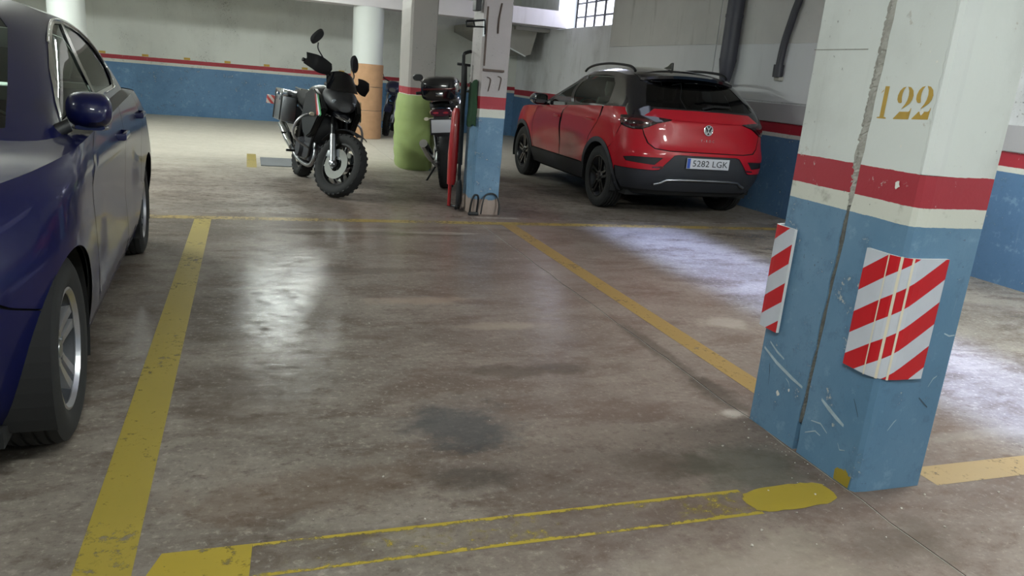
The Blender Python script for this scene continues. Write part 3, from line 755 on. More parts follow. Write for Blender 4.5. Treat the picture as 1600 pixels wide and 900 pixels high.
def fill2d(poly, holes, step):
    loops = [densify(poly, step)]+[densify(h, step*.7) for h in holes]
    V, E = [], []
    for lp in loops:
        b = len(V); V += lp; E += [(b+i, b+(i+1) % len(lp)) for i in range(len(lp))]
    xs = [p[0] for p in loops[0]]; ys = [p[1] for p in loops[0]]
    gx, gy = np.meshgrid(np.arange(min(xs)+step/2, max(xs), step), np.arange(min(ys)+step/2, max(ys), step))
    gx[1::2] += step/2; gx, gy = gx.ravel(), gy.ravel(); ok = inside(loops[0], gx, gy)
    for h in loops[1:]: ok &= ~inside(h, gx, gy)
    B = np.array(V); gx, gy = gx[ok], gy[ok]
    if len(gx):
        d = np.min((gx[:, None]-B[None, :, 0])**2+(gy[:, None]-B[None, :, 1])**2, 1); k = d > (step*.4)**2
        V = V+list(zip(gx[k], gy[k]))
    r = delaunay_2d_cdt([Vector((float(a), float(b))) for a, b in V], E, [], 0, 1e-6)
    vv = np.array([(v.x, v.y) for v in r[0]]); F = np.array(r[2])
    c = vv[F].mean(1); ok = inside(loops[0], c[:, 0], c[:, 1])
    for h in loops[1:]: ok &= ~inside(h, c[:, 0], c[:, 1])
    return vv, F[ok]
class Car:
    def __init__(s, name, loc, rz, label, paint):
        s.root = empty(name, loc, (0, 0, rz)); tag(s.root, label, 'car'); s.paint = paint
    def put(s, name, V, F, mat, side, smooth=True, parent=None):
        parent = parent or s.root; out = []
        sides = ('R', 'L') if side == 'LR' else (side,)
        if side == 'both':
            V = np.array(V); W = V*np.array([-1, 1, 1]); n = len(V)
            me = bpy.data.meshes.new(name); me.from_pydata([tuple(v) for v in V]+[tuple(v) for v in W], [], [tuple(map(int, f)) for f in F]+[tuple(int(i)+n for i in f[::-1]) for f in F])
            bm = bmesh.new(); bm.from_mesh(me); bmesh.ops.remove_doubles(bm, verts=bm.verts, dist=2e-4); bm.to_mesh(me); bm.free()
            return [link(name, me, mat, parent, smooth)]
        for sd in sides:
            k = np.array([1 if sd == 'R' else -1, 1, 1]); G = F if sd == 'R' else [f[::-1] for f in F]
            me = bpy.data.meshes.new(name); me.from_pydata([tuple(v) for v in np.array(V)*k], [], [tuple(map(int, f)) for f in G])
            out.append(link(name, me, mat, parent, smooth))
        return out
    def pts(s, band, poly): return [(band.U(k, v, z), z) for k, v, z in poly]
    def panel(s, name, band, poly, mat, side='LR', holes=(), off=0.0, step=.06, smooth=60, parent=None):
        vv, F = fill2d(s.pts(band, poly), [s.pts(band, h) for h in holes], step)
        P = band.P(vv[:, 0], vv[:, 1])
        if off: P = P+band.normal(vv[:, 0], vv[:, 1])*off
        tri = P[F[0]] if len(F) else None
        if tri is not None:
            n = np.cross(P[F[:, 1]]-P[F[:, 0]], P[F[:, 2]]-P[F[:, 0]]); bn = band.normal(vv[:, 0], vv[:, 1])[F[:, 0]]
            if (n*bn).sum() < 0: F = F[:, ::-1]
        P[np.abs(P[:, 0]) < 2e-3, 0] = 0
        return s.put(name, P, F, mat, side, smooth, parent)
    def cap(s, name, poly, T, mat, holes=(), step=.07, off=0.0):
        vv, F = fill2d(poly, holes, step); z = T(vv[:, 0], vv[:, 1])+off
        V = np.stack([vv[:, 0], vv[:, 1], z], -1); n = np.cross(V[F[:, 1]]-V[F[:, 0]], V[F[:, 2]]-V[F[:, 0]])
        if n[:, 2].sum() < 0: F = F[:, ::-1]
        return s.put(name, V, F, mat, 'both', 60)
    def sheet_tube(s, name, band, poly, r, mat, off=.004, closed=False, n=8, side='LR'):
        pp = s.pts(band, poly); u = np.array([p[0] for p in pp]); z = np.array([p[1] for p in pp])
        q = band.P(u, z)+band.normal(u, z)*off
        for k in ((1, -1) if side == 'LR' else (1,)):
            MB().tube([(x*k, y, zz) for x, y, zz in q], r, n, closed=closed).build(name, mat, s.root, 60)
def circ(cy, cz, r, z0, n=40, a0=None, a1=None):
    """arch outline as side points, cut off at height z0"""
    t0 = math.asin(max(-1, min(1, (z0-cz)/r)))
    return [('s', cy+r*math.cos(a), cz+r*math.sin(a)) for a in np.linspace(t0, PI-t0, n)]
def top_edge(band, T, us):
    z = np.full(len(us), np.mean([t[0] for t in [(band.t[0][0][-1],)]]))
    for _ in range(60):
        p = band.P(us, z); z = .5*z+.5*np.clip(T(p[:, 0], p[:, 1]), band.t[0][0][0], band.t[0][0][-1])
    return [('u', float(a), float(b)) for a, b in zip(us, z)]

def make_wheel(parent, loc, side, R, wd, rim_r, style, rim_mat):
    """wheel about the local x axis; outer face towards +x * side"""
    wl = empty('wheel', loc, (0, 0, 0 if side > 0 else PI), parent)
    h = wd/2
    prof = [(-h*.80, rim_r-.012), (-h*.95, rim_r+.02), (-h, (R+rim_r)/2), (-h*.93, R-.03), (-h*.80, R-.006)]
    for g in (-.5, -.17, .17, .5):
        prof += [(h*(g-.06), R), (h*(g-.05), R-.008), (h*(g+.05), R-.008), (h*(g+.06), R)]
    prof += [(h*.80, R-.006), (h*.93, R-.03), (h, (R+rim_r)/2), (h*.95, rim_r+.02), (h*.80, rim_r-.012)]
    MB().lathe(prof, 56, 0).build('tyre', M['rubber'], wl, 30)
    mb = MB()
    mb.lathe([(h*.86, rim_r-.002), (h*.88, rim_r-.010), (h*.74, rim_r-.022), (h*.70, rim_r-.020), (h*.80, rim_r-.002)], 48, 0)
    MB().lathe([(h*.72, rim_r-.018), (h*.2, rim_r-.045), (-h*.75, rim_r-.03), (-h*.8, rim_r-.01)], 48, 0).build('rim_barrel', M['grey_plastic'], wl, 35)
    ns, pair, x0 = style
    for k in range(ns):
        a = 2*PI*k/ns
        for dd in ((-.5, .5) if pair else (0,)):
            w0, w1 = (.026, .048) if pair else (.026, .040)
            off = dd*.055
            r0, r1 = .045, rim_r-.018
            tw = dd*.11
            bm = bmesh.new(); rows = []
            for t in (0, .35, .75, 1.0):
                r = r0+(r1-r0)*t; xx = x0*h+(h*.70-x0*h)*t**1.5; ww = (w0+(w1-w0)*t)/2; cx = off*(.75+.45*t)
                rows.append([bm.verts.new(v) for v in ((xx, cx-ww*.75, r), (xx, cx+ww*.75, r), (xx-.028, cx+ww*1.1, r), (xx-.028, cx-ww*1.1, r))])
            for i in range(3):
                for j in range(4): bm.faces.new((rows[i][j], rows[i][(j+1) % 4], rows[i+1][(j+1) % 4], rows[i+1][j]))
            bm.faces.new(rows[0]); bm.faces.new(rows[-1][::-1]); bmesh.ops.recalc_face_normals(bm, faces=bm.faces)
            mb.add(bm, Matrix.Rotation(a, 4, 'X'))
    mb.lathe([(x0*h-.035, .078), (x0*h-.004, .072), (x0*h+.004, .060), (x0*h, .036)], 28, 0)
    mb.build('rim', rim_mat, wl, 35)
    MB().lathe([(x0*h-.004, .034), (x0*h+.010, .030), (x0*h+.012, 0)], 24, 0).build('hub_cap', M['black_plastic'] if rim_mat != M['alloy'] else M['steel'], wl, 35)
    for k in range(5):
        a = 2*PI*k/5+.3; MB().tube([(x0*h-.008, .053*math.cos(a), .053*math.sin(a)), (x0*h+.008, .053*math.cos(a), .053*math.sin(a))], .009, 8).build('wheel_bolt', M['steel'], wl, 35)
    MB().lathe([(h*.1, .05), (h*.1, rim_r*.72), (h*.02, rim_r*.72), (h*.02, .05)], 36, 0, closed=True).build('brake_disc', M['steel'], wl, 35)
    return wl

def make_car(sp):
    c = Car(sp['name'], sp['loc'], sp['rz'], sp['label'], M[sp['paint']]); pm = M[sp['paint']]
    A = sp['axle_f']; R = sp['R']; za = sp['R']; ra = sp['arch_r']
    lo = Band(sp['low'], sp['nr'], sp['nf'], sp['Dr'], sp['Df'], sp['extra'])
    gh = Band(sp['green'], sp['gnr'], sp['gnf'], sp['gDr'], sp['gDf'])
    ytab = hermite(sp['belt'], 1); ktab = hermite(sp['belt'], 2); Wt = lo
    def TopL(x, y):
        zc = np.interp(y, *ytab); k = np.interp(y, *ktab); return zc+k*(1-np.clip(np.abs(x)/.86, 0, 1)**2.2)
    rtab = hermite(sp['roof'], 1); rw = sp['roof_w']
    def TopG(x, y): return np.interp(y, *rtab)-sp['roof_drop']*np.clip(np.abs(x)/rw, 0, 1.3)**2.6
    zl = sp['z_low']
    us = np.linspace(0, lo.L, 140); ring = top_edge(lo, TopL, us)
    Z = lambda kind, v, guess: None
    uu = np.array([r[1] for r in ring]); zz = np.array([r[2] for r in ring])
    def edge(k0, v0, k1, v1, n=14):
        """piece of the top edge between two points (given at belt height)"""
        a = lo.U(k0, v0, float(np.interp(.5, [0, 1], [1, 1]))*sp['edge_z'](v0, k0)); b = lo.U(k1, v1, sp['edge_z'](v1, k1))
        q = np.linspace(a, b, n); return [('u', float(t), float(np.interp(t, uu, zz))) for t in q]
    archR, archF = circ(0, za, ra, zl), circ(A, za, ra, zl)
    low_line = [('u', 0, zl), ('s', sp['low'][3][2]+.45, zl)]
    # dark inner shell behind the outer panels
    shell = [('u', 0, zl)]+[('u', lo.U('s', -ra-.02, zl), zl)]+archR[::-1]+archF[::-1]+[('u', lo.L, zl)]+[(k, v, z-.01) for k, v, z in ring[::-1]]
    c.panel('inner_shell', lo, shell, M['dark_void'], 'both', off=-.014, step=.09)
    # inner wheel houses
    for cy in (0, A):
        for sd in (1, -1):
            x1 = sp['low'][3][1]-.012
            t0 = math.asin((zl-za)/ra)
            mb = MB().lathe([(x1, ra+.004), (x1-.26, ra+.004), (x1-.27, .05)], 30, 0, Matrix.Translation((0, cy, za)), arc=(t0, PI-t0))
            o = mb.build('wheel_house', M['dark_void'], c.root, False, mtx=Matrix.Scale(sd, 4, (1, 0, 0)))
    # underside
    MB().box((-sp['low'][1][1]+.1, sp['low'][1][2]+.25, zl-.02), (sp['low'][1][1]-.1, sp['low'][1][3]-.35, zl+.03)).build('floor_pan', M['dark_void'], c.root)
    sp['panels'](c, lo, gh, sp, edge, archR, archF, TopL, TopG, ring)
    # bonnet, scuttle
    yb = sp['bonnet']
    def ring_x(y0, y1):
        u0 = lo.U('s', y0, sp['edge_z'](y0, 's')); q = np.linspace(u0, lo.L, 60); z = np.interp(q, uu, zz); p = lo.P(q, z); return [(float(a), float(b)) for a, b, _ in p]
    rx = ring_x(yb, None)
    c.cap('bonnet', [(0, yb)]+rx+[(0, rx[-1][1])], TopL, pm, step=.07)
    u1 = lo.U('s', yb-.004, sp['edge_z'](yb, 's')); q = np.linspace(0, u1, 80); p = lo.P(q, np.interp(q, uu, zz))
    c.cap('scuttle', [(float(a), float(b)) for a, b, _ in p]+[(0, yb-.004)], TopL, M['black_plastic'], off=-.006)
    # greenhouse frame with real window openings
    g0 = sp['g_base']
    gus = np.linspace(0, gh.L, 110); gring = top_edge(gh, TopG, gus)
    gedge = [('u', 0, g0)]+[('u', gh.L, g0)]+gring[::-1]
    holes = sp['side_glass']+[sp['windscreen'], sp['rear_glass']]
    c.panel('window_frame', gh, gedge, M[sp['frame']], 'both', holes, 0, .055, 40)
    for i, h in enumerate(sp['side_glass']): c.panel('side_window', gh, h, M[sp['side_tint'][i]], 'LR', (), -.004, .09)
    c.panel('windscreen', gh, sp['windscreen'], M['glass'], 'both', (), -.003, .09)
    c.panel('rear_window', gh, sp['rear_glass'], M[sp['rear_tint']], 'both', (), -.003, .09)
    gp = gh.P(np.array([r[1] for r in gring]), np.array([r[2] for r in gring]))
    c.cap('roof', [(float(a), float(b)) for a, b, _ in gp], TopG, M[sp['roof_mat']], step=.08)
    # wheels
    for cy in (0, A):
        for sd in (1, -1): make_wheel(c.root, (sd*sp['track'], cy, R), sd, R, sp['tyre_w'], sp['rim_r'], sp['rim_style'], M[sp['rim_mat']])
    # cabin: seats, dashboard, steering wheel
    sm = M[sp['seat_mat']]; dz = sp['cabin_dz']
    for yy, xs in ((sp['seat_y'][0], (-.36, .36)), (sp['seat_y'][1], (-.38, .38))):
        for x in xs:
            st = MB().loft([(0, x, .46+dz, .24, .08, 4), (.5, x, .50+dz, .25, .09, 4), (.54, x, .50+dz, .2, .05, 3)], 16, Matrix.Translation((0, yy, 0)))
            st.loft([(.50, x, yy+.05, .235, .07, 4), (.85, x, yy-.06, .24, .065, 4), (1.06, x, yy-.12, .20, .05, 3)], 16, Matrix.Translation((0, 0, dz)), axis=2)
            o = st.build('seat', sm, c.root, 40)
            MB().loft([(1.08, x, yy-.13, .11, .04, 3), (1.15, x, yy-.135, .13, .05, 3), (1.25, x, yy-.14, .12, .04, 3)], 14, Matrix.Translation((0, 0, dz)), axis=2).build('headrest', sm, o, 40)
    yd = sp['dash_y']
    MB().loft([(yd-.42, 0, .80+dz, .70, .07, 4), (yd-.25, 0, .83+dz, .72, .11, 4), (yd+.15, 0, .82+dz, .70, .08, 4)], 20).build('dashboard', M['black_plastic'], c.root, 40)
    mt = Matrix.Translation((sp['wheel_x'], yd-.50, .86+dz)) @ Matrix.Rotation(math.radians(65), 4, 'X')
    sw = MB().tube([(.18*math.cos(a), .18*math.sin(a), 0) for a in np.linspace(0, 2*PI, 25)[:-1]], .014, 8, closed=True, mtx=mt)
    for a in (0, PI, -PI/2): sw.tube([(0, 0, -.02), (.17*math.cos(a), .17*math.sin(a), 0)], .016, 8, mtx=mt)
    sw.build('steering_wheel', M['black_plastic'], c.root, 40)
    return c, lo, gh
def bump1(v, c, s): return np.exp(-((v-c)/s)**2)

def mirror(c, sd, x, y, z, mat, sc=1.0, cap2=None, kx=1.0):
    o = MB().loft([(-.075*sc, 0, 0, .085*sc, .060*sc, 3.4), (-.06*sc, 0, 0, .118*sc, .078*sc, 3.2), (0, 0, .004, .118*sc, .078*sc, 2.8), (.05*sc, -.01, .0, .10*sc, .062*sc, 2.5), (.085*sc, -.02, -.004, .062*sc, .036*sc, 2.2)], 22).build('door_mirror', mat, c.root, 50, loc=(sd*(x+.11*sc), y, z))
    o.rotation_euler = (0, 0, -sd*.12); o.scale = (kx, 1, 1)
    MB().loft([(-.079*sc, 0, 0, .080*sc, .056*sc, 3.4), (-.074*sc, 0, 0, .082*sc, .058*sc, 3.4)], 20).build('mirror_glass', M['chrome'], o)
    MB().tube([(-sd*.10*sc, .02, -.055), (-sd*.17, .03, -.09)], [.026, .032], 10).build('mirror_arm', M['black_plastic'], o, 50)
    if cap2: MB().loft([(-.055, 0, -.070, .09, .012, 3), (.03, 0, -.062, .07, .010, 3)], 14).build('mirror_base', cap2, o, 50)
    return o
def plate(parent, loc, rz, tilt, text, w=.52, h=.11):
    o = MB().box((-w/2, -.004, -h/2), (w/2, .004, h/2), .002).build('number_plate', M['plate'], parent, False, loc); o.rotation_euler = (tilt, 0, rz)
    MB().box((-w/2+.004, -.0055, -h/2+.004), (-w/2+.042, -.003, h/2-.004)).build('blue_band', M['plate_blue'], o)
    me = text_mesh(text, .092, .0006, 1.02); b = link('lettering', me, M['ink'], o); b['kind'] = 'stuff'; b.rotation_euler = (PI/2, 0, 0); b.location = (.024, -.0052, -.002)
    xs = [v.co.x for v in me.vertices]; k = (w-.09)/(max(xs)-min(xs)); b.scale = (k, 1.0, 1)
    return o

# ---------------------------------------------------------------- the red car
def red_extra(x, y, z):
    return (.014*(bump1(y, 0, .42)+bump1(y, 2.59, .42))*bump1(z, .62, .28)+.008*bump1(z, 1.0, .035)-.012*bump1(z, .62, .12)*np.clip((y-.5)*4, 0, 1)*np.clip((2.0-y)*4, 0, 1)
            -.05*np.clip((y-2.2)/1.2, 0, 1)**2)
RED = dict(name='red_suv', loc=(4.612, 7.88, 0), rz=0, label='red suv with black roof parked along the right wall, plate 5282 LGK', paint='red_car', extra=red_extra,
    axle_f=2.59, R=.345, arch_r=.385, z_low=.24, nr=3.3, nf=2.8, Dr=.62, Df=.85,
    low=[(.20, .80, -.62, 3.22), (.34, .865, -.755, 3.36), (.46, .893, -.81, 3.41), (.55, .903, -.825, 3.42), (.64, .908, -.828, 3.42), (.72, .910, -.822, 3.41), (.76, .910, -.795, 3.39), (.85, .908, -.765, 3.34), (.96, .902, -.745, 3.22), (1.03, .893, -.738, 3.05), (1.08, .88, -.70, 2.8), (1.16, .845, -.63, 2.5)],
    belt=[(-.9, 1.13, .02), (-.4, 1.135, .02), (.4, 1.105, .02), (1.2, 1.06, .02), (2.0, 1.015, .03), (2.5, .985, .06), (3.0, .90, .09), (3.3, .80, .08), (3.45, .72, .05)],
    green=[(1.00, .845, -.69, 2.45), (1.08, .835, -.645, 2.22), (1.16, .81, -.595, 2.03), (1.28, .755, -.455, 1.74), (1.38, .705, -.325, 1.50), (1.45, .665, -.225, 1.34), (1.51, .62, -.135, 1.16), (1.60, .52, .02, .80)],
    gnr=4.2, gnf=3.6, gDr=.34, gDf=.55,
    roof=[(-.6, 1.44), (-.3, 1.515), (.0, 1.565), (.5, 1.592), (.9, 1.578), (1.3, 1.515), (1.6, 1.42), (2.0, 1.24)], roof_w=.60, roof_drop=.075,
    edge_z=lambda v, k: 1.0, bonnet=2.15, g_base=1.02,
    side_glass=[[('s', 2.02, 1.075), ('s', 1.80, 1.185), ('s', 1.50, 1.325), ('s', 1.22, 1.420), ('s', 1.05, 1.445), ('s', 1.06, 1.10)],
                [('s', .98, 1.105), ('s', .97, 1.448), ('s', .5, 1.462), ('s', .28, 1.448), ('s', .15, 1.37), ('s', .06, 1.17), ('s', .10, 1.145), ('s', .5, 1.125)]],
    side_tint=['glass', 'glass'], rear_tint='privacy',
    windscreen=[('f', 0, 1.10), ('f', .58, 1.10), ('f', .70, 1.11), ('f', .56, 1.40), ('f', .50, 1.445), ('f', 0, 1.46)],
    rear_glass=[('r', 0, 1.165), ('r', .60, 1.165), ('r', .66, 1.18), ('r', .60, 1.30), ('r', .53, 1.41), ('r', .48, 1.43), ('r', 0, 1.445)],
    frame='gloss_black', roof_mat='gloss_black', track=.785, tyre_w=.215, rim_r=.235, rim_style=(5, True, .62), rim_mat='black_alloy',
    seat_mat='seat', cabin_dz=.14, seat_y=(1.0, .1), dash_y=2.0, wheel_x=-.36)
def red_panels(c, lo, gh, sp, edge, archR, archF, TopL, TopG, ring):
    pm = c.paint; bk = M['grey_plastic']; A = sp['axle_f']; R = sp['R']; ra = sp['arch_r']
    def arc(cy, r, a0, a1, n=14): return [('s', cy+r*math.cos(math.radians(a)), R+r*math.sin(math.radians(a))) for a in np.linspace(a0, a1, n)]
    rr = ra+.055                       # outer edge of the arch cladding
    zt = lambda y: float(TopL(np.array([.86]), np.array([y]))[0])
    # tail lamp outline on the rear corner
    lampo = [('r', .425, 1.045), ('r', .60, 1.060), ('r', .74, 1.063), ('s', -.50, 1.060), ('s', -.40, 1.050), ('s', -.43, .985), ('s', -.50, .945), ('r', .80, .930), ('r', .72, .938), ('r', .66, .965), ('r', .58, 1.005)]
    # tailgate with its lower edge stepping up towards the lamps
    top = edge('u', 0, 'r', .73, 12)
    gate = [('r', 0, .738), ('r', .45, .738), ('r', .60, .752), ('r', .665, .80), ('r', .70, .88), ('r', .715, .935), ('r', .66, .96), ('r', .58, 1.0), ('r', .425, 1.042), ('r', .60, 1.058), ('r', .735, 1.062)]+[('r', .735, 1.09)]+top[::-1]
    c.panel('tailgate', lo, gate, pm, 'both', step=.05)
    b = [('r', 0, .728), ('r', .455, .728), ('r', .61, .742), ('r', .678, .795), ('r', .712, .88), ('r', .722, .93), ('r', .80, .924), ('s', -.50, .938), ('s', -.445, .955), ('s', -.40, .86), ('s', -.415, .70)]
    a1 = arc(0, rr, 140, 155, 4)
    b = b[:-1]+[('s', -.38, .78)]+arc(0, rr, 128, 163, 8)+[('s', -.425, .525), ('s', -.60, .525), ('r', .60, .525), ('r', .545, .535), ('r', .40, .69), ('r', .36, .70), ('r', 0, .70)]
    vent = [('r', .52, .660), ('r', .80, .652), ('r', .865, .636), ('r', .845, .595), ('r', .60, .580)]
    c.panel('rear_bumper', lo, b, pm, 'both', [vent], step=.05)
    c.panel('bumper_vent', lo, vent, M['black_plastic'], 'LR', (), -.012)
    c.panel('lower_bumper', lo, [('r', 0, .695), ('r', .355, .695), ('r', .395, .685), ('r', .545, .525), ('r', .60, .518), ('s', -.60, .518), ('s', -.43, .518)]+[('s', -.43, .40), ('s', -.46, .30), ('r', 0, .30)], bk, 'both', (), -.004, .05)
    c.sheet_tube('bumper_trim', lo, [('r', .56, .375), ('r', .50, .395), ('r', .44, .430), ('r', .30, .438), ('r', .12, .440), ('r', 0.001, .440)], .013, M['steel'], .006)
    # tail lamps, dark lens with red outer part
    for o in c.panel('tail_lamp', lo, lampo, M['tail_dark'], 'LR', (), .010, .03): pass
    c.panel('lamp_glow_strip', lo, [('r', .62, 1.02), ('r', .74, 1.035), ('s', -.50, 1.03), ('s', -.43, 1.02), ('s', -.45, .985), ('s', -.52, .96), ('r', .79, .955), ('r', .72, .965)], M['tail'], 'LR', [[('r', .68, 1.005), ('r', .76, 1.015), ('s', -.50, 1.008), ('s', -.47, .995), ('s', -.53, .975), ('r', .78, .972), ('r', .73, .98)]], .013, .03)
    c.panel('reflector', lo, [('r', .50, .575), ('r', .62, .56), ('r', .62, .548), ('r', .515, .55)], M['tail'], 'LR', (), .004, .03)
    # quarter panel, doors, wing
    d0 = .06
    q = [('s', -.395, .79)]+arc(0, rr, 127, 42, 16)+[('s', .27, .76), ('s', .10, .93), ('s', d0-.03, 1.02)]+edge('s', d0-.05, 'r', .742, 12)+[('r', .742, 1.068), ('s', -.50, 1.066), ('s', -.392, 1.055), ('s', -.425, .985), ('s', -.435, .955), ('s', -.392, .86)]
    c.panel('quarter_panel', lo, q, pm, 'LR', (), 0, .055)
    za = .455
    rd = arc(0, rr, 40.5, 14, 8)+[('s', .50, za), ('s', 1.155, za), ('s', 1.155, .9)]+edge('s', 1.155, 's', d0, 12)+[('s', d0, 1.01), ('s', .115, .93), ('s', .285, .76)]
    c.panel('rear_door', lo, rd, pm, 'LR', (), 0, .06)
    fd = [('s', 1.165, za), ('s', 2.10, za), ('s', 2.16, .62), ('s', 2.12, .9), ('s', 2.06, .98)]+edge('s', 2.03, 's', 1.165, 12)
    c.panel('front_door', lo, fd, pm, 'LR', (), 0, .06)
    wg = [('s', 2.11, za)]+arc(A, rr, 166, 18, 20)+[('s', 3.1, .60), ('s', 3.12, .78)]+edge('s', 3.02, 's', 2.04, 10)+[('s', 2.07, .98), ('s', 2.13, .9), ('s', 2.17, .62)]
    c.panel('wing', lo, wg, pm, 'LR', (), 0, .06)
    fb = [('f', 0, .30)]+[('s', 3.04, .30)]+arc(A, rr, 2, 17, 4)+[('s', 3.11, .60), ('s', 3.13, .70), ('f', .5, .70), ('f', 0, .70)]
    c.panel('front_bumper', lo, fb, pm, 'both', (), 0, .06)
    c.panel('grille', lo, [('f', 0, .705), ('f', .50, .705), ('f', .55, .76), ('f', 0, .76)], M['black_plastic'], 'both', (), -.004)
    c.panel('headlamp', lo, [('f', .51, .705), ('f', .80, .705), ('s', 3.12, .705), ('s', 3.10, .775), ('f', .56, .765)], M['lens'], 'LR', (), .002)
    # dark cladding: arches and sills
    for cy in (0, A):
        ring_o = arc(cy, rr, -12, 192, 40); ring_i = arc(cy, ra, 192, -12, 40)
        c.panel('arch_cladding', lo, ring_o+ring_i, bk, 'LR', (), .007, .035)
    c.panel('sill_cladding', lo, [('s', ra+.03, .26), ('s', A-ra-.03, .26), ('s', A-ra-.06, .445), ('s', ra+.06, .445)], bk, 'LR', (), .008, .05)
    for sd in (-1, 1):
        for yy, zz in ((1.30, .925), (.27, .965)):
            xx = float(lo.P(np.array([lo.U('s', yy, zz)]), np.array([zz]))[0, 0])
            o = MB().loft([(-.10, 0, 0, .004, .014, 2.5), (-.085, sd*.024, 0, .010, .015, 2.5), (.085, sd*.024, 0, .010, .015, 2.5), (.10, 0, 0, .004, .014, 2.5)], 12).build('door_handle', pm, c.root, 50, (sd*(xx-.003), yy, zz))
        mirror(c, sd, .87, 1.86, 1.10, M['gloss_black'], .95)
    # roof rails, spoiler, aerial, emblem, lettering, plate, wiper
    for sd in (-1, 1):
        pr = [(-.06, 1.53), (.0, 1.562), (.15, 1.588), (.6, 1.605), (1.0, 1.585), (1.22, 1.548), (1.32, 1.505)]
        MB().tube(bez([(sd*(.585-.02*max(0, (yy-.6))), yy, zz-.012) for yy, zz in pr], 5), .015, 10).build('roof_rail', M['black_metal'], c.root, 50)
    # spoiler: wedge that carries the roof line past the rear window
    bm = bmesh.new(); rows = []
    for i in range(21):
        x = -.585+1.17*i/20; e = abs(x/.585)**4
        yb_ = -.30+.10*e; zt_ = 1.518-.05*abs(x/.585)**2.2
        rows.append([bm.verts.new(v) for v in ((x, -.02, zt_+.030), (x, -.18, zt_+.014), (x, yb_, zt_-.012), (x, yb_+.008, zt_-.042), (x, yb_+.05, zt_-.06), (x, -.10, zt_-.055))])
    for i in range(20):
        for j in range(5): bm.faces.new((rows[i][j], rows[i+1][j], rows[i+1][j+1], rows[i][j+1]))
    for r_ in (rows[0], rows[-1]): bm.faces.new(r_)
    bmesh.ops.recalc_face_normals(bm, faces=bm.faces)
    MB().add(bm).build('spoiler', M['gloss_black'], c.root, 40)
    MB().prism([(.16, 1.570), (.40, 1.578), (.36, 1.588), (.26, 1.612), (.20, 1.648), (.17, 1.652)], 0, -.012, .012, .004).build('shark_fin_aerial', M['gloss_black'], c.root)
    yr_ = float(lo.P(np.array([0.]), np.array([.965]))[0, 1])
    em = empty('emblem', (0, yr_-.006, .965), (PI/2-.12, 0, 0), c.root)
    MB().lathe([(0, .058), (.010, .056), (.012, .050), (.010, .046), (0, .045)], 32, 2).build('emblem_ring', M['chrome'], em, 50)
    mb = MB()
    def stroke(p, q, t=.0055):
        d = Vector((q[0]-p[0], q[1]-p[1])).normalized(); nx, ny = -d.y*t, d.x*t
        mb.prism([(p[0]+nx, p[1]+ny), (p[0]-nx, p[1]-ny), (q[0]-nx, q[1]-ny), (q[0]+nx, q[1]+ny)], 2, 0, .008)
    stroke((-.020, .042), (0, .004)); stroke((.020, .042), (0, .004))
    stroke((-.042, .018), (-.020, -.042)); stroke((-.020, -.042), (0, -.004)); stroke((0, -.004), (.020, -.042)); stroke((.020, -.042), (.042, .018))
    mb.build('emblem_letters', M['chrome'], em)
    MB().lathe([(0, .046), (.002, .046), (.002, 0)], 32, 2).build('emblem_field', M['black_plastic'], em)
    yr2 = float(lo.P(np.array([0.]), np.array([.855]))[0, 1])
    o = link('lettering', text_mesh('T-ROC', .034, .001, 1.9), M['chrome'], c.root); o['kind'] = 'stuff'; o.location = (0, yr2-.004, .855); o.rotation_euler = (PI/2-.12, 0, 0)
    plate(c.root, (0, -.842, .622), 0, 0, '5282 LGK')
    gy = float(gh.P(np.array([0.]), np.array([1.19]))[0, 1])
    MB().tube([(0, gy-.02, 1.18), (.16, gy+.008, 1.215), (.36, gy+.016, 1.215)], [.012, .008, .005], 8).build('rear_wiper', M['black_plastic'], c.root, 50)
    c.panel('gate_crease', lo, [('r', 0, 1.043), ('r', .41, 1.043), ('r', .41, 1.052), ('r', 0, 1.052)], pm, 'both', (), .004, .03)
RED['panels'] = red_panels
make_car(RED)

